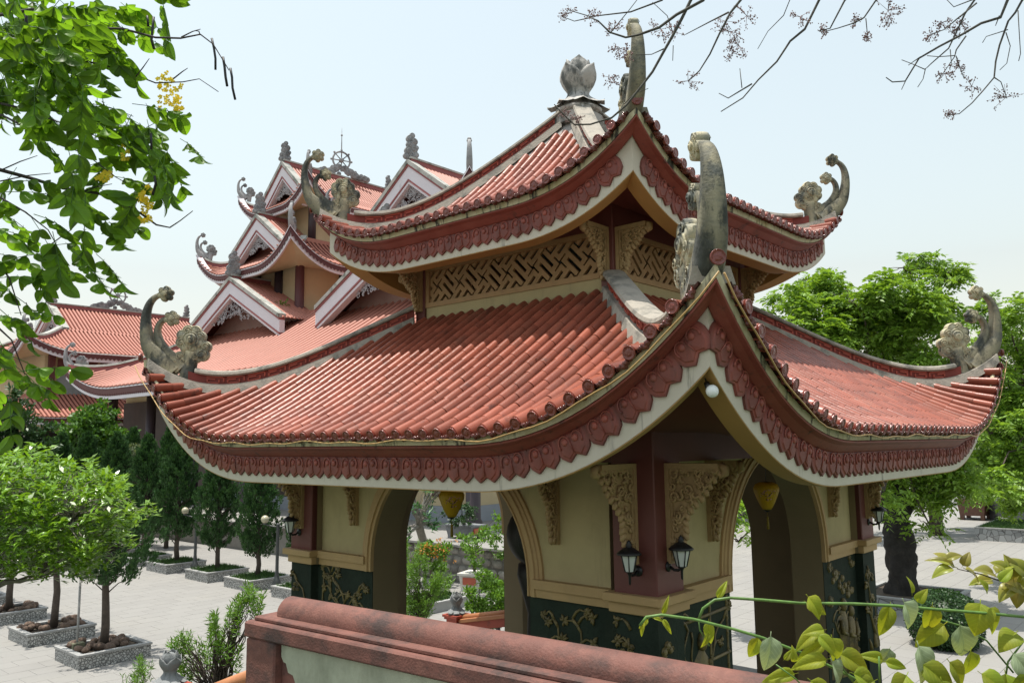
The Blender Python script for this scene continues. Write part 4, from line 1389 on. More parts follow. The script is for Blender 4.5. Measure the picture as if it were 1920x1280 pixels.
def wheel(parent, o, s, ax):
    """dharma wheel on a cloud-carved base"""
    ax = Vector(ax).normalized(); b = MB()
    M = frame(o, ax, Vector((0, 0, 1)).cross(ax), (0, 0, 1)) @ Matrix.Scale(s, 4)
    zc = 1.05; R0 = .55
    b.tube([(R0*math.cos(2*PI*i/24), 0, zc+R0*math.sin(2*PI*i/24)) for i in range(25)], .06, 6, False, M=M)
    b.lathe([(.001, -.1), (.14, -.1), (.14, .1), (.001, .1)], 12, M @ T(0, 0, zc) @ Matrix.Rotation(PI/2, 4, 'X'))
    for i in range(8):
        a = 2*PI*i/8
        b.tube([(.1*math.cos(a), 0, zc+.1*math.sin(a)), (R0*math.cos(a), 0, zc+R0*math.sin(a))], .035, 5, M=M)
        b.sphere(((R0+.1)*math.cos(a), 0, zc+(R0+.1)*math.sin(a)), .075, 6, 5, M=M)
    b.build('dharma_wheel', M_greystone, parent)
    b = MB(); r = random.Random(2)
    for sg in (-1, 1):
        for i in range(16):
            f = i/15; x = sg*(.15+1.55*f); h = .62*(1-f)**.8
            for q in range(2):
                cloud_disc(b, x, .08+h*r.uniform(.1, .9), .13+.06*r.random(), .08, spiral=(i % 3 == 0))
    tmp = MB(); tmp.add(b.v, b.f, True, M); tmp.build('wheel_base', M_greystone, parent)

hall = thing('temple_hall', (30, 39.35, 0), 'large temple hall with stacked red tiled roofs, white gables and two towers behind the pavilion', 'temple')
main = Roof(29, 39.35, 15, 22.35, 8.5, [(0, 9.5), (3, 10.95), (6, 12.75), (8.5, 14.45)], 2.1, 9.5, 2.2)
rib_field(main, (0, 1, 3), .64, .14, hall, .3)
far_eaves(main, hall, .84, 3.4, 9.2, .30)
far_hips(main, hall, 8.2, 1.3, 1.75)
b = MB(); b.box((22.4, 25.4, 14.2), (35.6, 53.3, 14.6)); b.build('roof_deck', M_hroof, hall)
# walls, columns and door openings of the ground floor
b = MB(); b.box((17.5, 20.5, 1.4), (41, 58.2, 9.6)); b.build('wall', M_hwall, hall)
b = MB(); b.box((17.3, 27, 2.16), (17.44, 58.1, 8.6)); b.build('porch_shade_front', pmat('porch_shade_brown', (.045, .028, .022), .6, .3, 1), hall)  # dark brown sheet painting the porch shade onto the hall front
b = MB(); b.box((17.25, 20.3, 1.4), (17.5, 58.4, 2.15)); b.box((17.5, 20.3, 1.4), (41, 20.5, 2.15)); b.build('wall_plinth', pmat('grey_plinth', (.26, .28, .31), .8, .1, 1), hall)
for i in range(7):
    y = 56.9-6.45*i
    b = MB(); b.lathe([(.42, 1.4), (.42, 1.7), (.34, 1.85), (.33, 9.1)], 18, T(16.0, y, 0)); b.build('column', M_hcol, hall)
for i in range(6):
    y = 53.7-6.45*i
    f = MB(); f.box((17.42, y-1.0, 2.6), (17.49, y+1.0, 4.6)); fo = f.build('window', pmat('window_frame_wood', (.10, .05, .03), .6, .2, 4) if i == 0 else bpy.data.materials['window_frame_wood'], hall)
    for q in range(4):
        y0 = y-.94+.47*q
        s_ = MB(); s_.box((17.37, y0, 2.68), (17.418, y0+.44, 4.52)); s_.build('shutter', bpy.data.materials['window_frame_wood'], fo)
# towers
def tower(cy, three):
    b = MB(); b.box((22.75, cy-4.15, 13.5), (35.2, cy+4.15, 19.0)); b.build('tower_wall', M_hwall, hall)
    for sx, sy in [(22.6, -4.2), (22.6, 4.2), (22.6, -1.5), (22.6, 1.5), (26.4, -4.25), (30.2, -4.25), (34.8, -4.25)]:
        c = MB(); c.lathe([(.36, 13.6), (.34, 14.2), (.33, 19.0)], 14, T(sx, cy+sy, 0)); c.build('tower_column', M_hband if sx == 22.6 and sy == -4.2 else M_hcol, hall)
    b = MB(); b.box((22.2, cy-4.75, 14.2), (35.4, cy-4.2, 14.75)); b.box((22.2, cy+4.2, 14.2), (35.4, cy+4.75, 14.75)); b.box((22.2, cy-4.2, 14.2), (22.8, cy+4.2, 14.75)); b.build('tower_base_moulding', M_hwhite, hall)
    r2 = Roof(29, cy, 8.85, 6.6, 3.6, [(0, 18.05), (1.6, 18.9), (3.6, 20.5)], 2.25, 4.6, 2.2)
    rib_field(r2, (0, 1, 3), .38, .08, hall, .3)
    far_eaves(r2, hall, .62, 2.2, 18.0, .3)
    far_hips(r2, hall, 3.4, 1.1, 1.55)
    b = MB(); b.box((23.4, cy-3.2, 20.2), (34.6, cy+3.2, 20.6)); b.build('roof_deck', M_hroof, hall)
    gable(hall, 21.5, cy, 22.3, .72, 3.7, 26.5, 1.0, orn=1.35)
    if three:
        b = MB(); b.box((24.6, cy-2.9, 20.3), (33.8, cy+2.9, 24.2)); b.build('tower_wall', M_hwall, hall)
        for sx, sy in [(24.45, -2.9), (24.45, 2.9), (27.5, -2.95), (31, -2.95)]:
            c = MB(); c.lathe([(.3, 20.4), (.28, 24.2)], 12, T(sx, cy+sy, 0)); c.build('tower_column', M_hcol, hall)
        r3 = Roof(29, cy, 6.4, 4.9, 2.2, [(0, 23.2), (1.0, 23.75), (2.2, 24.7)], 2.1, 3.6, 2.2)
        rib_field(r3, (0, 1, 3), .28, .08, hall, .3)
        far_eaves(r3, hall, .55, 1.7, 23.2, .28)
        far_hips(r3, hall, 2.1, 1.0, 1.35)
        gable(hall, 23.6, cy, 26.95, .95, 2.75, 34.4, .85, orn=1.3)
        cloud_ornament(hall, (34.2, cy, 27.3), 1.25, (1, .3, 0))
        wheel(hall, (29.2, cy, 27.3), 1.35, (1, -.3, 0))
        b = MB(); b.tube([(29.2, cy, 29.1), (29.2, cy, 30.4), (29.2, cy, 31.6)], [.05, .035, .012], 6); b.sphere((29.2, cy, 30.9), .09, 8, 6); b.build('lightning_rod', M_greystone, hall)
tower(46.3, True); tower(29.0, False)
gable(hall, 19.5, 46.3, 17.2, .525, 6.6, 23.2, 1.15, orn=1.5, half_wall=True)
gable(hall, 19.5, 29.0, 17.2, .525, 6.6, 23.2, 1.15, orn=1.5, half_wall=True)
# weeds rooted on the dormer roof
wdp = on_x(529, 577, 21.2)
wd = thing('roof_weed', wdp, 'small green weed rooted on the near dormer roof of the hall', 'weed')
wb = MB(); rw = random.Random(3)
for i in range(60):
    d = Vector((rw.uniform(-1, 1), rw.uniform(-1, 1), rw.uniform(0, 1.2))).normalized(); q_ = wdp+d*rw.uniform(.1, .6)
    e = d.cross(Vector((rw.uniform(-1, 1), rw.uniform(-1, 1), 1))).normalized()
    wb.add([q_, q_+d*.1+e*.06, q_+d*.22, q_+d*.1-e*.06], [(0, 1, 2, 3)])
wb.build('foliage', pmat('weed_green', (.13, .24, .04), .6, .3, 3, trans=.3), wd)
# ------------------------------------------------------------------ terrace with rubble wall
M_rub = pmat('rubble_stone', (0.30, 0.28, 0.25), .9, .25, 4, bump=.5, bscale=10, island=.3)
M_mortar = pmat('rubble_mortar', (0.20, 0.19, 0.17), .9, .1, 4, bump=.3)
terr = thing('terrace', (11.6, 30, 0), 'raised grey terrace with a rubble stone retaining wall in front of the hall', 'terrace')
b = MB(); b.box((11.7, 10.6, 0.01), (21, 62, 1.32)); b.box((21, 17.2, 0.01), (44, 62, 1.32)); b.build('terrace_bed', M_mortar, terr)
b = MB(); b.box((11.45, 10.4, 1.322), (21.1, 62.2, 1.40)); b.box((21.1, 17, 1.322), (44.2, 62.2, 1.40)); b.build('terrace_paving', M_slab, terr)
rr = random.Random(12)
def rubble(parent, y0, y1, x, z0, z1):
    z = z0
    while z < z1-.1:
        h = min(rr.uniform(.22, .36), z1-z)
        y = y0+rr.uniform(-.3, 0)
        while y < y1:
            w = rr.uniform(.3, .62)
            poly = []
            for i in range(8):
                a = 2*PI*i/8+rr.uniform(-.2, .2)
                poly.append((y+w/2+(w/2-.02)*math.copysign(abs(math.cos(a))**.55, math.cos(a))*rr.uniform(.88, 1.02), z+h/2+(h/2-.015)*math.copysign(abs(math.sin(a))**.55, math.sin(a))*rr.uniform(.86, 1.05)))
            dp_ = rr.uniform(.05, .12)
            m = MB(); n = 8
            vs = [(x, p[0], p[1]) for p in poly]+[(x-dp_*.8, p[0]*.9+(y+w/2)*.1, p[1]*.9+(z+h/2)*.1) for p in poly]+[(x-dp_, y+w/2, z+h/2)]
            m.add(vs, [(i, (i+1) % n, n+(i+1) % n, n+i) for i in range(n)]+[(n+i, n+(i+1) % n, 2*n) for i in range(n)], True)
            m.build('stone', M_rub, parent)
            y += w
        z += h
rubble(terr, 10.6, 22, 11.7, .02, 1.32)

# ------------------------------------------------------------------ side hall far left
wing = thing('side_hall', (22.5, 72, 0), 'long red tiled side hall with a wheel on its ridge at far left', 'temple')
wr = Roof(22.5, 72, 10.9, 8.0, 4.4, [(0, 13.1), (2.2, 14.15), (4.4, 15.45)], 1.5, 5, 2.3)
rib_field(wr, (0, 1), .34, .10, wing, .3)
far_eaves(wr, wing, .7, 2.0, 12.9, .35)
far_hips(wr, wing, 4.2, 1.1, 1.4, (0, 1, 3))
gable(wing, 16.1, 72, 17.9, .68, 3.7, 29.3, .7, sp=.34, orn=1.2)
cloud_ornament(wing, (29.0, 72, 18.3), 1.2, (1, .3, 0))
wheel(wing, (22.1, 72, 18.25), 1.35, (1, 0, 0))
b = MB(); b.box((14, 66, 6.5), (31, 78, 13.2)); b.build('wall', M_hwall, wing)
M_relief = pmat('grey_relief_panel', (.22, .25, .25), .8, .15, 2, bump=.4, bscale=6)
for i in range(4):
    x = 15.0+4.2*i
    p = MB(); p.box((x, 65.9, 9.6), (x+3.2, 65.99, 11.3)); po = p.build('relief_panel', M_relief, wing)
    q = MB(); q.box((x, 65.9, 11.7), (x+3.2, 65.99, 12.6)); q.build('carved_transom', M_hband, wing)
    c = MB(); c.box((x-.75, 65.7, 6.5), (x-.25, 66.1, 13.0)); c.build('column', M_hband, wing)
    t_ = MB(); t_.box((x-.2, 65.85, 11.32), (x+3.4, 65.98, 11.6)); t_.box((x-.2, 65.85, 9.3), (x+3.4, 65.98, 9.58)); t_.build('rail_moulding', M_hwhite, wing)
wl_ = Roof(22.5, 72, 12.9, 10.0, 4.0, [(0, 7.6), (2, 8.6), (4, 9.7)], .6, 4, 2.3)
rib_field(wl_, (0, 1), .34, .10, wing, .3)
far_eaves(wl_, wing, .6, 2.5, 7.3, .35)
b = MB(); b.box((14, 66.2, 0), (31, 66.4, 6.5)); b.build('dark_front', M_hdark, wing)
for i in range(6):
    b = MB(); b.lathe([(.3, 0), (.3, 7.2)], 12, T(12.5+3.6*i, 63.4, 0)); b.build('column', M_hcol, wing)
sgn = thing('name_board', (20.4, 63.0, 6.67), 'dark name board with gold lettering under the side hall eave', 'sign')
b = MB(); b.box((18.2, 63.0, 6.2), (22.9, 63.12, 7.15)); b.build('board', M_hdark, sgn)
fc = bpy.data.curves.new('lettering', 'FONT'); fc.body = 'ÂN TRÙNG Q'; fc.size = .78; fc.extrude = .02; fc.align_x = 'CENTER'; fc.align_y = 'CENTER'
fo = bpy.data.objects.new('tmp_text', fc); COL.objects.link(fo)
bpy.context.view_layer.update()
dg = bpy.context.evaluated_depsgraph_get()
tme = bpy.data.meshes.new_from_object(fo.evaluated_get(dg))
bpy.data.objects.remove(fo, do_unlink=True)
tme.materials.clear(); tme.materials.append(pmat('gold_letters', (.45, .32, .10), .4, .1, 3))
inst('lettering', tme, T(20.4, 62.97, 6.67) @ Matrix.Rotation(PI/2, 4, 'X'), sgn)
# radio mast far off
mp_ = at(70, 640, 330)
mast = thing('radio_mast', (mp_.x, mp_.y, 0), 'thin lattice radio mast far behind the side hall', 'mast')
b = MB(); H = 5.2+330*(838-490)/1525; wm = 1.1
for sx, sy in ((-1, -1), (1, -1), (1, 1), (-1, 1)):
    b.tube([(mp_.x+sx*wm*1.6, mp_.y+sy*wm*1.6, 0), (mp_.x+sx*wm*.5, mp_.y+sy*wm*.5, H)], .09, 4)
n = 40
for i in range(n):
    z0, z1 = H*i/n, H*(i+1)/n; w0 = wm*(1.6-1.1*i/n); w1 = wm*(1.6-1.1*(i+1)/n)
    cs = ((-1, -1), (1, -1), (1, 1), (-1, 1))
    for q in range(4):
        (a0, b0), (a1, b1) = cs[q], cs[(q+1) % 4]
        b.tube([(mp_.x+a0*w0, mp_.y+b0*w0, z0), (mp_.x+a1*w1, mp_.y+b1*w1, z1)], .05, 3)
        b.tube([(mp_.x+a0*w1, mp_.y+b0*w1, z1), (mp_.x+a1*w1, mp_.y+b1*w1, z1)], .05, 3)
b.build('lattice_tower', pmat('pale_steel', (.5, .52, .56), .6, .05, 1), mast)
# ------------------------------------------------------------------ leaves and trees
nrng = np.random.default_rng(4)
def unit(v): return v/np.maximum(np.linalg.norm(v, axis=-1, keepdims=True), 1e-9)
def rand_unit(n): return unit(nrng.normal(size=(n, 3)))
def leaf_cards(pos, d, L, W, nrm=None, fold=0.12):
    """diamond leaves: base, right, tip, left; returns (4n,3)"""
    n = len(pos)
    d = unit(d)
    if nrm is None: nrm = rand_unit(n)
    side = unit(np.cross(d, nrm)); up = np.cross(side, d)
    L = np.broadcast_to(np.asarray(L, float).reshape(-1, 1), (n, 1)); W = np.broadcast_to(np.asarray(W, float).reshape(-1, 1), (n, 1))
    mid = pos+d*L*0.45+up*W*fold
    out = np.stack([pos, mid+side*W*0.5, pos+d*L-up*W*fold*.5, mid-side*W*0.5], 1)
    return out.reshape(-1, 3)
def cards_obj(name, cards, mat, parent, kind=None):
    org = np.array(ORG.get(parent, Vector((0, 0, 0))))
    me = quads_mesh(name, cards-org, 4, mat)
    o = bpy.data.objects.new(name, me); COL.objects.link(o); o.parent = parent
    ORG[o] = Vector(org)
    if kind: o['kind'] = kind
    return o
def leafmat(name, col, var=.3, trans=.35, rough=.45, hue=None, spec=.4):
    return pmat(name, col, rough, var*.5, 3.0, island=var, trans=trans, hue=hue, spec=spec)
M_bark = pmat('bark', (0.075, 0.058, 0.045), .9, .3, 8, bump=.6, bscale=30)
M_barkpale = pmat('pale_bark', (0.22, 0.20, 0.17), .9, .25, 8, bump=.5, bscale=25)
M_barkdark = pmat('dark_bark', (0.022, 0.02, 0.018), .95, .4, 6, bump=1.0, bscale=14, stains=[((.06, .05, .035), (5, 5, 5), .55, .75, .7)])
M_jun = leafmat('juniper_green', (0.035, 0.092, 0.025), .35, .2, .6)
M_light = leafmat('light_green_leaf', (0.19, 0.33, 0.05), .3, .45)
M_bright = leafmat('bright_green_leaf', (0.17, 0.32, 0.03), .35, .35, .3, spec=.6)
M_mid = leafmat('mid_green_leaf', (0.08, 0.185, 0.028), .35, .3)
M_deep = leafmat('deep_green_leaf', (0.03, 0.075, 0.02), .35, .2)
M_podo = leafmat('podocarpus_leaf', (0.125, 0.25, 0.035), .35, .35)
M_frang = leafmat('plumeria_leaf', (0.05, 0.15, 0.05), .25, .3)
M_soil = pmat('planter_soil', (0.06, 0.045, 0.03), .95, .3, 10, bump=.6)
M_peb = vmat('white_pebble', (0.44, 0.44, 0.42), (0.14, 0.14, 0.135), 15, .16)
M_crazy = vmat('crazy_paving_stone', (0.26, 0.27, 0.27), (0.09, 0.09, 0.09), 3.6, .05)
M_cope = pmat('planter_coping', (0.30, 0.30, 0.29), .85, .15, 3, bump=.2)
M_grass = leafmat('grass_blade', (0.05, 0.11, 0.025), .35, .2)
M_husk = pmat('brown_husk', (0.13, 0.085, 0.06), .85, .3, 8, bump=.5, island=.3)

def limbs(mb, base, tips, r0, rng_, wob=.12):
    """tapered trunk/branches from base to each tip via a shared fork"""
    for tp in tips:
        a, b_ = Vector(base), Vector(tp)
        pts = []
        for i in range(7):
            f = i/6
            p = a.lerp(b_, f)
            p.z += (b_-a).length*.10*math.sin(PI*f)
            if 0 < i < 6: p += Vector((rng_.uniform(-1, 1), rng_.uniform(-1, 1), rng_.uniform(-1, 1)))*wob*(b_-a).length*.3
            pts.append(p)
        mb.tube(pts, [r0*(1-.78*i/6) for i in range(7)], 6)

# junipers -----------------------------------------------------------------------------
def juniper_mesh(seed, H, R, trunk, z0, droop=0.0):
    r = random.Random(seed)
    mb = MB()
    mb.tube([(r.uniform(-.03, .03), r.uniform(-.03, .03), H*.92*i/8) for i in range(9)], [trunk*(1-.75*i/8)+.01 for i in range(9)], 8)
    pos = []; dr = []; Ls = []
    nt = int(260*(H-z0)/2.4)
    for i in range(nt):
        h = r.random()**.9
        z = z0+(H-z0)*h
        prof = (math.sin(PI*min(1, (h*.92+.10))**.8))**.8
        rad = R*prof*(r.random()**.45)*r.uniform(.82, 1.15)
        a = r.uniform(0, 2*PI)
        c = np.array([rad*math.cos(a), rad*math.sin(a), z])
        ax = np.array([math.cos(a)*.5, math.sin(a)*.5, 1.1-droop]); ax /= np.linalg.norm(ax)
        if r.random() < .25: mb.tube([(0, 0, z-.35), tuple(c*.6+np.array([0, 0, (z-.2)*.4])), tuple(c)], [.018, .012, .005], 4)
        n = r.randint(34, 52); tl = r.uniform(.22, .42)
        t = nrng.random(n)
        off = rand_unit(n)*np.array([1, 1, .6])*(.085*(1.1-t*.75))[:, None]
        pos.append(c+ax*(t*tl)[:, None]+off-ax*tl*.4)
        dr.append(unit(ax*1.3+off*6+nrng.normal(size=(n, 3))*.25)); Ls.append(np.full(n, .105)*r.uniform(.8, 1.2))
    cards = leaf_cards(np.concatenate(pos), np.concatenate(dr), np.concatenate(Ls), np.concatenate(Ls)*.42)
    return mb.mesh('trunk', M_bark), quads_mesh('crown', cards, 4, M_jun)
JUN = [juniper_mesh(s, 4.3, .80, .085, .85) for s in (1, 2, 3)]
JUNL = [juniper_mesh(s, 4.1, 1.2, .095, 1.55) for s in (7, 8)]
def juniper(var, loc, sc, rot, label, group, tall=1.0):
    t = thing('juniper_tree', loc, label, 'tree', group)
    M = RZ(rot) @ Matrix.Diagonal((sc, sc, sc*tall, 1))
    for nm, me in zip(('trunk', 'crown'), var):
        o = bpy.data.objects.new(nm, me); COL.objects.link(o); o.parent = t; o.matrix_local = M
    return t
# planters ----------------------------------------------------------------------------------
pl_m = {}
def planter(x, y, wx, wy, h, label, group, fill='grass', z=0.0, wall=None):
    t = thing('planter', (x, y, z), label, 'planter', group)
    key = (wx, wy, h, wall)
    if key not in pl_m:
        b = MB()
        th = .10
        for a, c in (((-wx/2, -wy/2, 0), (wx/2, -wy/2+th, h)), ((-wx/2, wy/2-th, 0), (wx/2, wy/2, h)), ((-wx/2, -wy/2+th+.001, 0), (-wx/2+th, wy/2-th-.001, h)), ((wx/2-th, -wy/2+th+.001, 0), (wx/2, wy/2-th-.001, h))):
            b.box(a, c)
        c_ = MB(); o_ = .025
        for a, c in (((-wx/2-o_, -wy/2-o_, h+.001), (wx/2+o_, -wy/2+th+o_, h+.05)), ((-wx/2-o_, wy/2-th-o_, h+.001), (wx/2+o_, wy/2+o_, h+.05)), ((-wx/2-o_, -wy/2+th+o_+.001, h+.001), (-wx/2+th+o_, wy/2-th-o_-.001, h+.05)), ((wx/2-th-o_, -wy/2+th+o_+.001, h+.001), (wx/2+o_, wy/2-th-o_-.001, h+.05))):
            c_.box(a, c)
        s_ = MB(); s_.box((-wx/2+th+.002, -wy/2+th+.002, .01), (wx/2-th-.002, wy/2-th-.002, h-.03))
        pl_m[key] = (b.mesh('planter_wall', wall or M_peb), c_.mesh('coping', M_cope), s_.mesh('soil', M_soil))
    for nm, me in zip(('planter_wall', 'coping', 'soil'), pl_m[key]):
        o = bpy.data.objects.new(nm, me); COL.objects.link(o); o.parent = t
    if fill == 'grass':
        n = int(700*wx*wy)
        p = np.stack([nrng.uniform(-wx/2+.12, wx/2-.12, n), nrng.uniform(-wy/2+.12, wy/2-.12, n), np.full(n, h-.03)], 1)+np.array([x, y, z])
        d = unit(nrng.normal(size=(n, 3))*.45+np.array([0, 0, 1.]))
        o = cards_obj('grass', leaf_cards(p, d, nrng.uniform(.10, .22, n), .03), M_grass, t, 'stuff')
    return t
GP = 'pebble-walled planters in rows on the plaza'
GJ = 'junipers in planters on the plaza'
husk_mb = MB(); husk_mb.sphere((0, 0, 0), .12, 8, 5, (1.15, .9, .75)); husk_me = husk_mb.mesh('husk', M_husk)
rh = random.Random(6)
near_names = ['nearest planter of the left row, full of brown husks', 'second planter of the left row, full of brown husks', 'third planter of the left row, cut by the left picture edge', 'fourth planter of the left row, at the left picture edge']
near_tree = ['juniper with bare trunk in the nearest planter of the left row', 'juniper with bare trunk in the second planter of the left row', 'juniper with bare trunk in the third planter of the left row', 'juniper in the fourth planter of the left row']
for i, y in enumerate((13.86, 17.26, 20.9, 24.2)):
    planter(-1.6, y, 1.7, 1.5, .30, near_names[i], GP, 'husk')
    juniper(JUNL[i % 2], (-1.6+(.04 if i else 0), y, .30), 1.0 if i else 1.02, i*1.7+.4, near_tree[i], GJ)
    for q in range(26 if i < 3 else 8):
        hx_, hy_ = rh.uniform(-.68, .68), rh.uniform(-.58, .58)
        if math.hypot(hx_, hy_) < .2: continue
        o = bpy.data.objects.new('husk', husk_me); COL.objects.link(o)
        o.location = (-1.6+hx_, y+hy_, .30+.04+rh.uniform(0, .05)); o.rotation_euler = (rh.uniform(-.5, .5), rh.uniform(-.5, .5), rh.uniform(0, 6)); s_ = rh.uniform(.75, 1.2); o.scale = (s_, s_, s_)
        tag(o, 'brown coconut husk lying in the %s planter of the left row' % ('nearest', 'second', 'third', 'fourth')[i], 'husk', 'husks in the left planters')
far_lab = ['just left of the pavilion, partly behind its pillar', 'second to the left of the pavilion', 'third to the left of the pavilion', 'fourth to the left of the pavilion', 'fifth to the left of the pavilion', 'sixth to the left of the pavilion', 'seventh to the left of the pavilion', 'eighth to the left of the pavilion']
for i, (y, h) in enumerate(((16.9, .93), (20.1, 1.02), (23.1, 1.10), (26.5, 1.2), (29.6, 1.24), (33.0, 1.28), (36.5, 1.3), (40, 1.3))):
    planter(6.45, y, 1.75, 1.75, .34, 'grassy pebble planter, %s' % far_lab[i], GP, 'grass')
    juniper(JUN[i % 3], (6.45, y, .3), h*.98, i*1.1, 'dense dark juniper, %s' % far_lab[i], GJ, 1.0)
for i, y in enumerate((34, 38.5, 42.5)):
    juniper(JUN[(i+2) % 3], (9.6, y, 0), 1.3, i*1.9, 'tall dark juniper in the second row before the hall, %s from the right' % ('first', 'second', 'third')[i], GJ, 1.08)
for i, (y, x) in enumerate(((28, -1.2), (32, -1.0), (36.5, -.6))):
    juniper(JUN[(i+1) % 3], (x, y, 0), 1.25, i*2.1, 'dark juniper behind the bright leafy tree, %s from it' % ('first', 'second', 'third')[i], GJ)

# lamp posts with globes -----------------------------------------------------------------------
M_globe = pmat('lamp_globe', (.40, .37, .26), .2, .05, 3)
M_post = pmat('grey_lamp_post', (.06, .065, .065), .5, .2, 5)
def lamp_post(x, y, label):
    t = thing('lamp_post', (x, y, 0), label, 'lamp post', 'lamp posts between the junipers')
    b = MB(); b.lathe([(.2, 0), (.2, .16), (.16, .2), (.13, .26), (.15, .34), (.1, .42), (.075, .6), (.06, .75), (.055, 2.3), (.07, 2.34), (.05, 2.4)], 14, T(x, y, 0)); b.build('post', M_post, t)
    b = MB(); b.tube([(x-.35, y+.3, 2.38), (x-.1, y+.1, 2.28), (x+.1, y-.1, 2.28), (x+.35, y-.3, 2.38)], .025, 6); b.build('arm', M_post, t)
    for sg in (-1, 1):
        b = MB(); b.lathe([(.05, 2.36), (.08, 2.42)], 10, T(x+sg*.35, y-sg*.3, 0)); b.build('globe_cup', M_post, t)
        b = MB(); b.sphere((x+sg*.35, y-sg*.3, 2.55), .145, 14, 10); b.build('globe', M_globe, t)
lamp_post(6.3, 18.6, 'grey post with pale globes, nearest to the pavilion')
lamp_post(6.5, 25.0, 'grey post with pale globes, between the third and fourth junipers')

# thin stake and box beside the nearest planter
st = on_ground(143, 1236)
so = thing('stake', (st.x, st.y, 0), 'thin grey pole standing in a small box by the nearest planter', 'pole')
b = MB(); b.tube([(st.x, st.y, 0), (st.x, st.y, 1.9)], .03, 8); b.build('pole', M_cope, so)
b = MB(); b.cbox((st.x-.14, st.y-.14, .0), (st.x+.14, st.y+.14, .42), .01); b.build('box', pmat('mossy_box', (.16, .16, .10), .8, .2, 5), so)

# bright leafy tree at the left edge -------------------------------------------------------------
def whorl_tree(name, label, base, crown_pts, mat, bark, L, W, nl, seed, nsep=0, r0=.09, group=None, fork=None, spread=.16):
    """tree whose leaves stand in whorls at the branch ends; crown_pts = whorl centres"""
    r = random.Random(seed)
    t = thing(name, base, label, 'tree', group)
    mb = MB()
    fork = fork or Vector(base)+Vector((0, 0, 1.2))
    mb.tube([Vector(base), Vector(base).lerp(fork, .5)+Vector((.04, -.03, 0)), fork], [r0*1.15, r0*1.05, r0], 9)
    subs = [Vector(p) for p in crown_pts[::max(1, len(crown_pts)//11)]]
    for s_ in subs: 
        limbs(mb, fork, [fork.lerp(s_, .8)], r0*.55, r)
    for p in crown_pts[::3] if len(crown_pts) > 300 else crown_pts:
        p = Vector(p); near = min(subs, key=lambda q: (q-p).length)
        limbs(mb, fork.lerp(near, .75), [p], r0*.16, r, .3)
    mb.build('trunk', bark, t)
    pos = []; dr = []; ln = []
    for p in crown_pts:
        n = nl+r.randint(-2, 3)
        ax = np.array([r.uniform(-.5, .5), r.uniform(-.5, .5), 1.0]); ax /= np.linalg.norm(ax)
        ring = rand_unit(n); ring = unit(ring-ax*(ring@ax)[:, None])
        d = unit(ring+ax*nrng.uniform(-.25, .75, (n, 1)))
        pos.append(np.array(p)+nrng.normal(size=(n, 3))*spread*.25); dr.append(d); ln.append(nrng.uniform(.75, 1.15, n)*L)
    pos = np.concatenate(pos); dr = np.concatenate(dr); ln = np.concatenate(ln)
    up = unit(np.cross(np.cross(dr, np.array([0, 0, 1.])), dr)+nrng.normal(size=dr.shape)*.35)
    if nsep:
        dist = np.linalg.norm(pos-CAM, axis=1); idx = np.argsort(dist); single = set(idx[:nsep].tolist())
        lm = big_leaf(mat)
        for i in idx[:nsep]:
            y_ = Vector(dr[i]); z_ = Vector(up[i]); x_ = y_.cross(z_).normalized(); z_ = x_.cross(y_)
            inst('leaf', lm, frame(pos[i], x_, y_, z_) @ Matrix.Diagonal((W*ln[i]/L, ln[i], ln[i], 1)), t)
        keep = np.array([i not in single for i in range(len(pos))])
        pos, dr, ln, up = pos[keep], dr[keep], ln[keep], up[keep]
    cards_obj('crown', leaf_cards(pos, dr, ln, ln/L*W, up, .15), mat, t, 'stuff' if nsep else None)
    return t
_bl = {}
def big_leaf(mat, heart=False, tipc=0.0):
    """a unit leaf (length 1 along y, width 1 in x), folded on the midrib and arched"""
    key = (mat.name, heart)
    if key in _bl: return _bl[key]
    mb = MB(); n = 8
    for sg in (-1, 1):
        rows = []
        for i in range(n+1):
            f = i/n
            w = .5*(math.sin(PI*f**(.62 if heart else .85)))**(.8 if heart else .75)
            if i == n: w = 0.0
            z = .10*math.sin(PI*f*.9)-.16*f*f
            rows.append([(0, f, z), (sg*w*.55, f-(.05 if heart else 0)*w, z+w*.22), (sg*w, f-(.09 if heart else .0)*w, z+w*.16)])
        mb.grid(rows, smooth=True, flip=(sg < 0))
    mb.tube([(0, -.12, -.02), (0, 0, 0), (0, .5, .055), (0, 1, -.14)], [.016, .016, .010, .002], 4)
    _bl[key] = mb.mesh('leaf', mat)
    return _bl[key]
rb = random.Random(31)
pts = []
cc = at(30, 975, 13.0)
for i in range(1500):
    while True:
        v = Vector((rb.uniform(-1, 1), rb.uniform(-1, 1), rb.uniform(-1, 1)))
        if .3 < v.length < 1: break
    p = cc+Vector((v.x*2.1, v.y*2.1, v.z*1.2))
    q = np.array(p)-CAM; zz = q@FW
    px, py = 960+(q@RT)/zz*FPX, 640-(q@UP)/zz*FPX
    if py < 835+max(0, px-90)*.52+rb.uniform(-8, 14)+math.sin(px*.055)*20+math.sin(px*.13+1)*13: continue
    if py > 1095-rb.uniform(0, 30)+min(0, px-60)*.2: continue
    if py > 955 and px > 285-(py-955)*.75+rb.uniform(-12, 12): continue
    pts.append(p)
gb = on_ground(-60, 1300)
tb = Vector((cc.x-.7, cc.y+.2, 0))
whorl_tree('leafy_tree', 'bright green glossy-leaved tree at the left edge in front of the planters', tb, pts, M_bright, M_barkpale, .155, .055, 12, 5, nsep=280, r0=.10, fork=Vector((tb.x, tb.y, 2.7)))

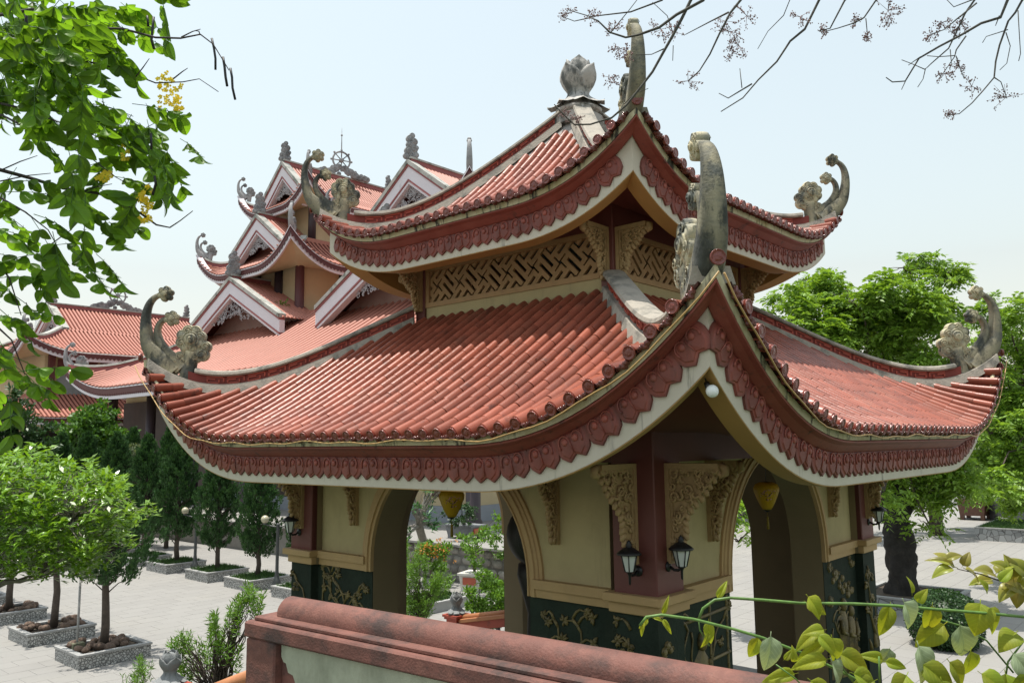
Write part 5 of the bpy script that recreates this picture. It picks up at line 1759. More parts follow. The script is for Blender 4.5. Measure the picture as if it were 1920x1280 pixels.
# generic bushy crowns ----------------------------------------------------------------------------
def clump_tree(name, label, base, blobs, mat, bark, n_leaf, L, W, seed, trunk_r=.1, cat='tree', group=None, droop=0.0, trunk_top=None):
    """crown of overlapping uneven clumps of small leaves; blobs = (centre, rx, rz)"""
    r = random.Random(seed)
    t = thing(name, base, label, cat, group)
    mb = MB(); b0 = Vector(base); top = trunk_top or Vector(blobs[0][0])
    mb.tube([b0, b0.lerp(top, .5)+Vector((r.uniform(-.1, .1)*trunk_r*4, r.uniform(-.1, .1)*trunk_r*4, 0)), top], [trunk_r*1.2, trunk_r, trunk_r*.6], 8)
    for c, rx, rz in blobs: limbs(mb, top.lerp(b0, .25), [c], trunk_r*.45, r)
    mb.build('trunk', bark, t)
    pos = []; dr = []
    tot = sum(rx*rx*rz for c, rx, rz in blobs)
    for c, rx, rz in blobs:
        n = max(30, int(n_leaf*rx*rx*rz/tot))
        k = max(5, n//26)                            # sub-clumps on the blob's surface
        sc_ = rand_unit(k)*(nrng.random((k, 1))**.33)*np.array([rx, rx, rz])*.92+np.array(c)
        i = nrng.integers(0, k, n)
        sz = .26*min(rx, rz)+.05
        p = sc_[i]+nrng.normal(size=(n, 3))*sz*np.array([1, 1, .6])*.55
        pos.append(p); dr.append(unit((p-np.array(c))/np.array([rx, rx, rz])*.8+nrng.normal(size=(n, 3))*.8+np.array([0, 0, .25-droop])))
    pos = np.concatenate(pos); dr = np.concatenate(dr)
    up = unit(nrng.normal(size=pos.shape)*.8+np.array([0, 0, 1.]))
    cards_obj('crown', leaf_cards(pos, dr, nrng.uniform(.75, 1.2, len(pos))*L, W, up, .12), mat, t)
    return t
def blobs_px(lst, D, jit=.8, seed=1):
    r = random.Random(seed)
    out = []
    for (x, y, rp) in lst:
        d = D+r.uniform(-jit, jit)
        out.append((at(x, y, d), rp*d/FPX, rp*d/FPX*.8))
    return out
# round-clumped trees before the hall's left corner
bl = blobs_px([(160, 790, 34), (195, 775, 28), (140, 820, 34), (185, 830, 40), (220, 820, 30), (110, 850, 34), (160, 860, 40), (215, 870, 34), (125, 800, 22)], 47, 1.2)
g0 = at(170, 900, 47); clump_tree('clipped_tree', 'green tree with rounded clumps in front of the hall\'s left column', (g0.x, g0.y, 0), bl, M_mid, M_bark, 7000, .30, .17, 3, .16)
bl = blobs_px([(20, 780, 42), (60, 800, 34), (0, 830, 44), (50, 850, 40), (85, 840, 26), (30, 740, 20)], 40, 1.2, 4)
g0 = at(20, 900, 40); clump_tree('dark_tree', 'dark leafy tree at the left edge below the side hall', (g0.x, g0.y, 0), bl, M_deep, M_bark, 5000, .28, .11, 9, .16)
bl = blobs_px([(250, 850, 26), (262, 880, 24), (245, 905, 22), (285, 900, 20)], 43, .8, 6)
g0 = at(255, 930, 43); clump_tree('pale_shrub', 'pale flowering shrub between the hall columns and the junipers', (g0.x, g0.y, 0), bl, leafmat('pale_leaf', (.13, .17, .09), .4, .2), M_bark, 2600, .2, .1, 10, .08, 'shrub')

# ------------------------------------------------------------------ big light-green trees at right
def pinnate(pos, ax, L, npair, lw, ll, mat_droop=.35):
    """compound leaves: centre rachis from pos along ax (arrays), leaflets in pairs; returns cards"""
    n = len(pos); cards = []
    ax = unit(ax); sidev = unit(np.cross(ax, np.array([0, 0, 1.])+nrng.normal(size=(n, 3))*.2))
    for j in range(npair):
        f = (j+1)/npair
        p = pos+ax*L[:, None]*f+np.array([0, 0, -1.])*(L*f*f*mat_droop)[:, None]
        for sg in (-1, 1):
            d = unit(sidev*sg+ax*.55+np.array([0, 0, -.45])+nrng.normal(size=(n, 3))*.18)
            cards.append(leaf_cards(p, d, nrng.uniform(.8, 1.15, n)*ll, lw, unit(np.cross(d, ax)*sg+nrng.normal(size=(n, 3))*.3), .1))
    return np.concatenate(cards)
def feather_tree(name, label, base, trunk_pts, trunk_r, blobs, n_leaves, mat, bark, seed, ll=.20, lw=.078, rl=.42, group=None, knobby=False):
    r = random.Random(seed)
    t = thing(name, base, label, 'tree', group)
    mb = MB()
    if knobby:                              # massive lumpy trunk
        rows = []
        for i in range(40):
            f = i/39
            p = Vector(trunk_pts[0]).lerp(Vector(trunk_pts[1]), f)
            row = []
            for q in range(22):
                a = 2*PI*q/22
                rr_ = trunk_r*(1+.09*math.sin(3*a+f*17)+.08*math.sin(5*a-f*31+1)+.09*math.sin(2*a+f*39)+r.uniform(-.10, .10))*(1.02-.12*f+.07*math.sin(f*23))
                row.append(p+Vector((math.cos(a)*rr_, math.sin(a)*rr_, r.uniform(-.03, .03))))
            rows.append(row+[row[0]])
        mb.grid(rows, smooth=True)
        top = Vector(trunk_pts[1])
    else:
        mb.tube(trunk_pts, [trunk_r*(1-.4*i/(len(trunk_pts)-1)) for i in range(len(trunk_pts))], 9); top = Vector(trunk_pts[-1])
    to = mb.build('trunk', bark, t)
    lm = MB()
    for c, rx, rz in blobs:
        limbs(lm, top-Vector((0, 0, .3)), [Vector(c)-Vector((0, 0, rz*.2))], trunk_r*.20, r, .16)
        for q in range(4):
            e = Vector(c)+Vector((r.uniform(-1, 1)*rx, r.uniform(-1, 1)*rx, r.uniform(-.6, .9)*rz))
            limbs(lm, Vector(c)-Vector((0, 0, rz*.3)), [e], .025, r, .3)
    lm.build('branches', M_bark, t)
    cards = []
    tot = sum(rx*rx*rz for c, rx, rz in blobs)
    for c, rx, rz in blobs:
        n = int(n_leaves*rx*rx*rz/tot)
        k = max(5, n//19)
        sc_ = rand_unit(k)*(nrng.random((k, 1))**.4)*np.array([rx, rx, rz])+np.array(c)
        i = nrng.integers(0, k, n)
        p = sc_[i]+nrng.normal(size=(n, 3))*np.array([.16, .16, .08])
        out = p-np.array(c); out[:, 2] = 0
        ax = unit(unit(out)*.6+nrng.normal(size=(n, 3))*.55+np.array([0, 0, .05]))
        cards.append(pinnate(p, ax, nrng.uniform(.7, 1.2, n)*rl, 5, lw, ll))
    cards_obj('crown', np.concatenate(cards), mat, t)
    return t
def B(x, y, rp, D, q=.75): return (at(x, y, D), rp*D/FPX, rp*D/FPX*q)
R1 = Vector((16.9, .45, 0))
bl = [B(1475, 575, 42, 25), B(1535, 530, 46, 26), B(1600, 560, 42, 24.5), B(1655, 545, 44, 24.5), B(1705, 500, 34, 25.5), B(1770, 520, 36, 25), B(1740, 570, 34, 25), B(1455, 610, 30, 24), B(1780, 590, 26, 25), B(1560, 620, 62, 25), B(1640, 610, 66, 25.5), B(1720, 600, 60, 24.5),
      B(1590, 690, 55, 26), B(1680, 690, 55, 26), B(1760, 680, 45, 24), B(1740, 800, 55, 26), B(1675, 870, 46, 25.5), B(1735, 915, 42, 25.5), B(1795, 895, 48, 24.5), B(1655, 945, 22, 24), B(1745, 985, 22, 24.5), B(1760, 860, 50, 25), B(1650, 930, 28, 24), B(1395, 960, 38, 22), B(1385, 1010, 22, 22)]
feather_tree('feathery_tree', 'large light green feathery tree with a massive dark lumpy trunk right of the pavilion', R1, [R1, R1+Vector((-.1, .1, 5.2))], .42, bl, 5400, M_light, M_barkdark, 3, knobby=True)
bl = [B(1870, 590, 52, 31), B(1910, 640, 56, 32), B(1860, 690, 45, 31), B(1900, 740, 60, 31), B(1860, 800, 55, 30), B(1910, 850, 60, 30), B(1870, 890, 50, 29), B(1930, 930, 45, 30), B(1830, 640, 24, 31), B(1980, 700, 80, 32), B(1970, 820, 80, 31), B(1850, 930, 38, 28)]
r2 = at(1985, 900, 31); r2.z = 0
feather_tree('feathery_tree', 'light green feathery tree at the right edge behind the lower roof horn', r2, [r2, r2+Vector((0, .1, 3)), r2+Vector((.1, 0, 6))], .3, bl, 5000, M_light, M_bark, 4)
bl = [B(1590, 780, 70, 42), B(1700, 790, 80, 44), B(1820, 790, 90, 45), B(1920, 800, 90, 44), B(1640, 860, 70, 43), B(1760, 860, 70, 45), B(1880, 880, 70, 46)]
r3 = at(1750, 900, 44); r3.z = 0
feather_tree('shade_tree', 'darker green tree filling the gap behind the big feathery tree', r3, [r3, r3+Vector((0, .1, 3)), r3+Vector((.1, 0, 6))], .35, bl, 2600, M_mid, M_bark, 5, .26, .09, .6)
tip = at(1925, 480, 12)
# dome topiary, planters and pots on the right plaza
dm = at(1772, 1165, 20.5)
def dome(name, label, c, rad, mat, n, base):
    t = thing(name, base, label, 'topiary')
    m = MB(); m.sphere(c, rad*.93, 16, 10, (1, 1, .85)); m.build('inner_foliage', M_deep, t)
    d = rand_unit(n); p = np.array(c)+d*rad*np.array([1, 1, .88])*nrng.uniform(.95, 1.05, (n, 1))
    cards_obj('foliage', leaf_cards(p, unit(d*.4+nrng.normal(size=(n, 3))*.8), .075, .045, unit(d+nrng.normal(size=(n, 3))*.5)), mat, t, 'stuff')
dome('dome_topiary', 'clipped dome of small dark leaves in front of the massive trunk', dm, .86, M_deep, 6500, (dm.x, dm.y, max(0, dm.z-.8)))
planter(R1.x+.1, R1.y-.2, 2.8, 2.6, .45, 'stone-walled bed round the massive dark trunk', 'stone beds on the right plaza', 'soil', wall=M_crazy)
p2 = on_ground(1960, 1010); planter(p2.x, p2.y, 5.2, 5.2, .62, 'stone-walled lawn bed at the right edge', 'stone beds on the right plaza', 'grass', wall=M_crazy)
M_pot = pmat('grey_stone_pot', (.17, .18, .19), .8, .2, 3, bump=.3)
M_potred = pmat('brown_glazed_pot', (.12, .055, .035), .4, .25, 5)
def tray_pot(c, w, d, h, mat, label, parent_group, rot=0.0, panel=None):
    t = thing('planting_pot', c, label, 'pot', parent_group)
    M = T(*c) @ RZ(rot)
    b = MB()
    b.add([(-w/2*.86, -d/2*.86, h*.22), (w/2*.86, -d/2*.86, h*.22), (w/2*.86, d/2*.86, h*.22), (-w/2*.86, d/2*.86, h*.22), (-w/2, -d/2, h), (w/2, -d/2, h), (w/2, d/2, h), (-w/2, d/2, h)], [(0, 3, 2, 1), (0, 1, 5, 4), (1, 2, 6, 5), (2, 3, 7, 6), (3, 0, 4, 7), (4, 5, 6, 7)], False, M)
    b.build('pot_body', mat, t)
    b = MB(); b.box((-w/2-.04, -d/2-.04, h*.9), (w/2+.04, d/2+.04, h*1.02), M); b.build('rim', mat, t)
    for sx in (-1, 1):
        for sy in (-1, 1):
            b = MB(); b.box((sx*w*.36-.07*w, sy*d*.36-.07*d, 0), (sx*w*.36+.07*w, sy*d*.36+.07*d, h*.25), M); b.build('foot', mat, t)
    if panel:
        b = MB(); b.box((-w*.3, -d/2-.012-.0*d, h*.40), (w*.3, -d/2*.93, h*.8), M); b.box((-w/2-.012, -d*.3, h*.40), (-w/2*.93, d*.3, h*.8), M); b.build('panel', panel, t)
    return t
q1 = on_ground(1830, 973); tray_pot(q1, 2.2, 1.6, 1.3, M_potred, 'brown square pot far off under the feathery tree', 'pots on the right plaza')
q2 = on_ground(1905, 978); tray_pot(q2, 4.0, 1.8, 1.3, M_pot, 'long grey stone tray pot far off at the right edge', 'pots on the right plaza', .6)
clump_tree('bonsai', 'dark bonsai in the long grey tray pot at the right edge', (q2.x, q2.y, 1.3), [(Vector((q2.x, q2.y, 2.4)), 1.5, .6), (Vector((q2.x-.8, q2.y+.3, 3.0)), 1.1, .5)], M_deep, M_bark, 900, .3, .14, 41, .12)
clump_tree('bonsai', 'bonsai in the brown square pot under the feathery tree', (q1.x, q1.y, 1.3), [(Vector((q1.x, q1.y, 2.3)), 1.2, .5)], M_mid, M_bark, 700, .3, .14, 42, .12)
for i, (x, y, D_) in enumerate(((1690, 925, 62), (1760, 930, 64), (1840, 925, 66), (1920, 925, 60), (1420, 930, 60), (1385, 940, 62))):
    c = at(x, y, D_)
    clump_tree('far_shrub', ('shrub at the back of the plaza, %s of the row seen right of the pavilion' % ('first', 'second', 'third', 'fourth')[i]) if i < 4 else ('shrub at the back of the plaza seen through the right arch, %s one' % ('right', 'left')[i-4]), (c.x, c.y, 0), [(Vector((c.x, c.y, 1.4)), 2.2, 1.3), (Vector((c.x+1, c.y-1.5, 2.2)), 1.8, 1.2)], M_mid if i % 2 else M_deep, M_bark, 900, .4, .2, 50+i, .12, 'shrub', 'shrubs at the back of the plaza')

# ------------------------------------------------------------------ seen through the left arch
def whisk_shrub(name, label, base, tips, mat, seed, L=.10, W=.016, nl=38, cat='shrub', r0=.03, group=None, hubf=.45):
    """podocarpus: narrow leaves bristling round the shoot ends"""
    r = random.Random(seed); t = thing(name, base, label, cat, group)
    mb = MB(); pos = []; dr = []
    b0 = Vector(base)
    cx = sum((Vector(p) for p in tips), Vector())/len(tips)
    hub = b0.lerp(cx, hubf)
    mb.tube([b0, b0.lerp(hub, .5)+Vector((r.uniform(-.05, .05), r.uniform(-.05, .05), 0)), hub], [r0*1.3, r0*1.1, r0], 7)
    for p in tips:
        p = Vector(p)
        limbs(mb, hub.lerp(p, r.uniform(0, .3)), [p], r0*.4, r, .2)
        ax = (p-hub).normalized()*.8+Vector((0, 0, .5)); ax = np.array(ax.normalized())
        t_ = nrng.random(nl)
        pos.append(np.array(p)+ax*((t_-.6)*L*3.2)[:, None]); 
        ring = rand_unit(nl)
        dr.append(unit(ax*.75+ring))
    mb.build('stems', M_bark, t)
    pos = np.concatenate(pos); dr = np.concatenate(dr)
    cards_obj('foliage', leaf_cards(pos, dr, nrng.uniform(.7, 1.2, len(pos))*L, W, None, .05), mat, t)
    return t
def tips_px(lst, D, n, seed, dj=.5):
    r = random.Random(seed); out = []
    for (x, y, rx, ry) in lst:
        for i in range(n):
            while True:
                a, b_ = r.uniform(-1, 1), r.uniform(-1, 1)
                if a*a+b_*b_ < 1: break
            out.append(at(x+a*rx, y+b_*ry, D+r.uniform(-dj, dj)))
    return out
g_ = on_ground(785, 1215)
whisk_shrub('podocarpus', 'bright podocarpus with tufted needles seen through the left arch', (g_.x, g_.y, 0), tips_px([(775, 1060, 28, 40), (790, 1110, 34, 32), (775, 1150, 32, 26), (825, 1095, 20, 14)], 20.5, 34, 3), M_podo, 3, .13, .022, 34)
g_ = on_ground(905, 1175)
clump_tree('round_shrub', 'glossy rounded shrub at the right of the left arch view', (g_.x, g_.y, 0), blobs_px([(895, 1135, 22), (925, 1100, 22), (905, 1080, 16), (935, 1140, 22), (880, 1115, 14), (940, 1120, 20), (920, 1160, 20)], 22, .4, 8), M_podo, M_bark, 3200, .11, .06, 12, .05, 'shrub')
g_ = on_ground(812, 1110)
fs = clump_tree('flowering_shrub', 'shrub with orange flowers seen through the left arch', (g_.x, g_.y, 0), blobs_px([(805, 1030, 20), (830, 1035, 20), (790, 1045, 16), (820, 1060, 16)], 27, .4, 9), M_podo, M_bark, 1100, .14, .07, 13, .05, 'shrub')
M_orange = pmat('orange_flower', (.50, .22, .05), .6, .3, 6, trans=.3)
pf = np.array([list(at(x, y, 26.6)) for x, y in [(random.Random(i).gauss(815, 17), random.Random(i+90).gauss(1028, 11)) for i in range(36)]])
pf = np.repeat(pf, 4, 0)+nrng.normal(size=(144, 3))*.05
cards_obj('flowers', leaf_cards(pf, rand_unit(144), .08, .06), M_orange, fs, 'stuff')
q3 = on_ground(890, 1106); tray_pot(q3, .85, .85, .62, M_hwhite if False else pmat('white_pot', (.55, .54, .5), .6, .1, 4), 'white pot with red panels by the rubble wall', 'pots by the rubble wall', .3, pmat('red_panel', (.40, .09, .05), .5, .1, 4))
clump_tree('potted_tree', 'slender leafy tree in the white pot by the rubble wall', (q3.x, q3.y, .62), blobs_px([(885, 1030, 22), (905, 1005, 22), (930, 1000, 22), (870, 1010, 16), (935, 1030, 20), (900, 1050, 18), (925, 975, 14)], 28.5, .5, 15), M_podo, M_bark, 1500, .12, .07, 16, .04)
q4 = on_ground(862, 1010, 1.40); tray_pot(Vector((q4.x+.3, q4.y, 1.40)), 1.5, .8, .55, M_pot, 'grey tray pot with red panels on the terrace edge', 'pots by the rubble wall', PI/2, bpy.data.materials['red_panel'])
clump_tree('bonsai', 'low spreading bonsai in the grey tray pot on the terrace', (q4.x+.3, q4.y, 1.95), [(at(865, 975, 32), .55, .22), (at(880, 958, 32.3), .5, .2), (at(845, 962, 31.8), .35, .16), (at(865, 945, 32), .35, .16)], M_deep, M_bark, 900, .12, .06, 19, .05)
g_ = on_ground(790, 1062); 
fp = tips_px([(790, 930, 26, 22), (800, 965, 24, 14), (770, 950, 18, 40), (815, 985, 14, 12), (760, 1000, 10, 14), (805, 905, 34, 14), (830, 910, 20, 10)], 30.5, 7, 22, .8)
whorl_tree('plumeria', 'plumeria tree with leaf whorls seen through the left arch', (g_.x+.4, g_.y, 0), fp, M_frang, M_barkpale, .30, .085, 9, 23, r0=.16, fork=at(785, 985, 30.8))
b3 = on_ground(800, 1140); planter(b3.x, b3.y, 2.4, 1.6, .28, 'low grey bed behind the podocarpus, seen through the left arch', None, 'grass', wall=M_cope)

# stair balustrade beyond the pavilion with stone lotus post
M_orail = pmat('orange_rail', (.42, .17, .07), .6, .12, 4)
M_grey = pmat('grey_carved_stone', (.20, .21, .21), .85, .2, 5, bump=.4)
pp = at(856, 1150, 17.6)
sb = thing('stair_post', (pp.x, pp.y, 0), 'red-brown stair post with a grey stone lotus bud beyond the pavilion', 'post')
b = MB()
for (w, z0, z1) in ((.19, 0, pp.z-.32), (.155, pp.z-.32, pp.z-.10), (.19, pp.z-.10, pp.z-.05), (.22, pp.z-.05, pp.z)):
    b.box((pp.x-w, pp.y-w, z0), (pp.x+w, pp.y+w, z1-.001))
b.build('post_shaft', M_fret, sb)
lotus(sb, (pp.x, pp.y, pp.z), .50, M_grey, name='bud_petal')
e0 = pp+Vector((0, 0, -.14)); e1 = at(990, 1148, 16.4)
rl = thing('stair_rail', tuple((e0+e1)/2-Vector((0, 0, 1.2))), 'orange sloping stair rail beside the lotus post', 'railing')
x_ = (e1-e0); ln_ = x_.length; x_.normalize(); y_ = Vector((0, 0, 1)).cross(x_).normalized(); z_ = x_.cross(y_)
M = frame(e0, x_, y_, z_)
b = MB(); b.cbox((.18, -.13, -.05), (ln_, .13, .03), .01, M); b.build('rail_cap', M_orail, rl)
b = MB(); b.tube([(.18, 0, .05), (ln_, 0, .05)], .06, 10, M=M); b.build('rail_roll', M_orail, rl)
b = MB(); b.box((.18, -.07, -.22), (ln_, .07, -.052), M); b.build('rail_beam', M_fret, rl)
for i in range(5):
    c = M @ Vector((.4+i*(ln_-.5)/4, 0, -.22))
    b = MB(); b.lathe([(.05, c.z-.7), (.07, c.z-.5), (.04, c.z-.3), (.05, c.z)], 8, T(c.x, c.y, 0)); b.build('baluster', M_grey, rl)

# landing on the camera's side, and unseen lawn added to cut ground bounce
lawn = MB(); lawn.add([(-30, -30, .03), (8.5, -30, .03), (8.5, -3.9, .03), (-4.0, 6.0, .03), (-9, 9.4, .03), (-30, 9.4, .03)], [(0, 1, 2, 3, 4, 5)])
lo = lawn.build('added_lawn', pmat('added_lawn_green', (.035, .07, .02), .9, .3, 3, bump=.4, bscale=20)); lo['kind'] = 'structure'
# ------------------------------------------------------------------ foreground balustrade
M_brail = pmat('worn_red_plaster', (0.155, 0.062, 0.046), .75, .28, 3.5, bump=.25, bscale=70, stains=[((.04, .028, .025), (3, 3, 6), .47, .66, .85), ((.30, .14, .10), (6, 6, 6), .55, .8, .5), ((.42, .36, .30), (22, 22, 22), .68, .76, .4)])
M_bgreen = pmat('pale_green_panel', (0.34, 0.37, 0.27), .8, .15, 4, bump=.2, stains=[((.16, .18, .12), (4, 4, 2), .45, .75, .7)])
D0 = 5.6
O = at(457, 1163, D0)
th = YAW+R_(52.6)
wv = Vector((math.cos(th), math.sin(th), 0))
ex = -wv; ey = Vector((-ex.y, ex.x, 0))
if ey.dot(O-Vector(CAM)) < 0: ey = -ey
Mr = Matrix(((ex.x, ey.x, 0, O.x), (ex.y, ey.y, 0, O.y), (0, 0, 1, O.z), (0, 0, 0, 1)))
bal = thing('balustrade', (O.x, O.y, O.z-1.1), 'worn red-brown plaster balustrade with a rounded top in the foreground', 'balustrade')
LEN = 6.2
def slab_(name, x0, x1, y0, y1, z0, z1, mat, c=.012):
    b = MB(); b.cbox((x0, y0, z0), (x1, y1, z1), c, Mr); return b.build(name, mat, bal)
slab_('cap', 0, LEN, 0, .46, -.105, 0, M_brail)
slab_('cap_step', .045, LEN, .05, .41, .001, .028, M_brail, .006)
b = MB()
prof = [(.13+.0, .029)]
rows = []
for xx, f in ((.155, .0), (.158, .55), (.17, .85), (.195, 1.0), (1.5, 1), (3, 1), (4.5, 1), (LEN, 1)):
    row = []
    for i in range(15):
        a = PI*1.06*i/14-.03*PI
        row.append((xx, .235-.105*math.cos(a)*max(f, .3), .028+max(0, .012+.108*math.sin(a))*max(f, .05)))
    rows.append(row)
b.grid(rows, smooth=True, M=Mr); b.add(rows[0], [tuple(range(15))], False, Mr)
b.build('cap_roll', M_brail, bal)
slab_('end_post', .012, .33, .012, .43, -1.15, -.106, M_brail)
slab_('wall_core', .331, LEN, .075, .40, -1.15, -.106, M_brail, .004)
# raised pale panel with stepped cloud corners
out = [(.345, -.125), (.345, -.20), (.37, -.23), (.395, -.235), (.42, -.29), (.47, -.30), (.50, -.35), (.56, -.37), (.60, -.42), (.66, -.45), (.72, -.52), (.80, -.56), (.9, -.62), (LEN-.02, -.62), (LEN-.02, -.125)]
b = MB(); b.prism([(x, z) for x, z in reversed(out)], -.074, -.058, Mr @ Matrix(((1, 0, 0, 0), (0, 0, -1, 0), (0, 1, 0, 0), (0, 0, 0, 1))))
b.build('panel', M_bgreen, bal)
for i in range(4):
    b = MB(); b.lathe([(.10, 0), (.10, .012), (.075, .018), (.07, .012), (.045, .012), (.03, .03), (.001, .034)], 20, Mr @ T(.86+i*1.4, .058, -.39) @ Matrix.Rotation(PI/2, 4, 'X')); b.build('boss', M_bgreen, bal)
land = MB(); land.box((-.4, .40, -1.5), (LEN, -4.5, -1.15), Mr); lo = land.build('landing', pmat('landing_stone', (.16, .15, .14), .85, .15, 3)); lo['kind'] = 'structure'
sup = MB(); sup.box((-.3, .36, -O.z), (LEN, -4.4, -1.501), Mr); so_ = sup.build('landing_base', M_brail); so_['kind'] = 'structure'

# stone lotus finial and podocarpus below the landing, lower left
lp = at(318, 1282, 7.4)
lf = thing('stone_lotus', (lp.x, lp.y, 0), 'grey stone lotus bud on a post at the bottom left', 'finial')
b = MB(); b.box((lp.x-.16, lp.y-.16, 0), (lp.x+.16, lp.y+.16, lp.z-.001)); b.build('post_shaft', M_fret, lf)
lotus(lf, (lp.x, lp.y, lp.z), .33, M_grey, name='bud_petal')
rp = at(440, 1275, 7.0)
rr_ = thing('lower_rail', (rp.x, rp.y, rp.z-1), 'orange rail end beside the foreground balustrade at the bottom', 'railing')
b = MB(); b.tube([at(395, 1296, 7.2), at(470, 1268, 6.4)], .06, 10); b.build('rail_roll', M_orail, rr_)
b = MB(); b.tube([at(395, 1310, 7.2), at(470, 1284, 6.4)], .075, 4); b.build('rail_beam', M_orail, rr_)
g_ = at(430, 1330, 7.8)
whisk_shrub('podocarpus', 'sparse podocarpus beside the foreground balustrade at lower left', (g_.x, g_.y, 0), tips_px([(410, 1190, 30, 26), (440, 1165, 18, 20), (395, 1215, 26, 22), (375, 1240, 30, 22), (430, 1240, 30, 24), (352, 1200, 12, 10), (330, 1215, 10, 10), (465, 1110, 10, 12), (480, 1130, 16, 8), (450, 1135, 8, 10), (400, 1170, 14, 10), (345, 1250, 14, 14)], 7.8, 9, 33, .35), M_podo, 34, .062, .012, 30, r0=.018, hubf=.82)
g_ = at(258, 1345, 8.0)
whisk_shrub('podocarpus', 'low podocarpus tip at the bottom edge left of the stone lotus', (g_.x, g_.y, 0), tips_px([(262, 1265, 24, 14), (250, 1280, 26, 10), (263, 1250, 6, 8)], 8.0, 9, 35, .25), M_podo, 36, .055, .009, 26, r0=.016)

# ------------------------------------------------------------------ golden shower branches, top left
M_cass = leafmat('cassia_leaf', (0.12, 0.25, 0.024), .5, .58, .45, spec=.35)
M_cass2 = M_cass.copy(); veins(M_cass)
M_twig = pmat('dark_twig', (.035, .028, .024), .85, .3, 20, bump=.4)
M_yel = pmat('yellow_flower', (.85, .68, .05), .6, .15, 9, trans=.25)
M_pod = pmat('black_pod', (.008, .008, .010), .5, .3, 10)
cass = thing('golden_shower_tree', tuple(at(-420, 640, 6.5)-Vector((0, 0, at(-420, 640, 6.5).z))), 'golden shower branches with pods and yellow flowers hanging in at top left', 'tree')
ct = ORG[cass]
rc = random.Random(77)
tw = MB()
hub = at(-330, 330, 6.3)
tw.tube([ct, ct.lerp(hub, .5)+Vector((.08, .05, 0)), hub, at(-260, 100, 6.0)], [.16, .13, .10, .06], 10)
brs = [([(-330, 330), (-120, 300), (0, 318), (60, 335), (120, 350), (180, 362), (230, 378), (262, 400), (295, 424), (318, 427), (340, 412), (360, 394)], 5.2, .016),
       ([(-330, 330), (-150, 250), (0, 192), (40, 200), (90, 220), (140, 240), (200, 262)], 5.0, .012),
       ([(-330, 330), (-100, 250), (0, 218), (60, 245), (110, 270), (160, 290), (215, 330), (235, 345)], 4.9, .010),
       ([(-330, 330), (-160, 120), (-60, 40), (60, 20), (110, 55), (160, 50), (230, 55), (290, 70), (340, 70), (375, 66), (400, 85), (420, 115), (432, 130)], 4.7, .012),
       ([(-330, 330), (-140, 150), (0, 90), (80, 100), (150, 110), (220, 130), (290, 153), (340, 154), (372, 148), (410, 170)], 5.0, .010),
       ([(-330, 330), (-150, 360), (0, 370), (50, 395), (90, 430), (110, 460)], 4.8, .010),
       ([(-330, 330), (-150, 420), (-20, 470), (20, 520), (40, 590)], 4.5, .012),
       ([(-330, 330), (-150, 500), (-30, 590), (20, 640), (45, 700)], 4.4, .012)]
for pts_, D_, r0 in brs:
    P_ = [at(x+rc.uniform(-3, 3), y+rc.uniform(-3, 3), D_+rc.uniform(-.08, .08)+(.9 if x < -300 else .3 if x < -50 else 0)) for x, y in pts_]
    n = len(P_); tw.tube(P_, [max(.0026, r0*(1.6 if q < 2 else 1)*(1-.86*q/(n-1))) for q in range(n)], 6)
for (x0, y0, x1, y1) in ((0, 340, 95, 325), (0, 320, 70, 292), (325, 148, 352, 128), (145, 362, 210, 345), (375, 66, 365, 58), (340, 70, 376, 55), (250, 150, 280, 110), (60, 245, 20, 232), (80, 470, 135, 430)):
    tw.tube([at(x0, y0, 4.9), at((x0+x1)/2+3, (y0+y1)/2-3, 4.9), at(x1, y1, 4.9)], [.0045, .0035, .002], 5)
tw.build('branches', M_twig, cass)
lm = big_leaf(M_cass)
ell = [(70, 40, 95, 60, 26), (30, 110, 60, 60, 15), (130, 110, 80, 60, 17), (215, 40, 60, 45, 11), (100, 150, 90, 60, 9), (225, 120, 40, 40, 3), (60, 190, 70, 50, 6), (120, 220, 50, 30, 4), (180, 190, 60, 35, 5), (260, 210, 55, 40, 6), (300, 260, 50, 40, 6), (345, 285, 26, 10, 2), (335, 320, 22, 22, 2), (235, 290, 55, 40, 5), (165, 280, 45, 34, 4), (140, 325, 30, 25, 2), (265, 370, 45, 35, 5), (215, 395, 35, 25, 3), (60, 265, 26, 18, 2), (40, 365, 40, 24, 3), (60, 420, 55, 26, 4), (105, 490, 42, 40, 5), (190, 440, 36, 14, 2), (190, 495, 34, 20, 2), (15, 440, 14, 40, 2), (15, 520, 30, 40, 4), (30, 590, 30, 34, 4), (60, 600, 24, 12, 1), (20, 660, 26, 40, 4), (60, 690, 30, 25, 3), (40, 735, 26, 30, 3), (375, 8, 24, 8, 1), (310, 5, 40, 12, 2), (330, 8, 10, 6, 1)]
cnt = 0
rest = []
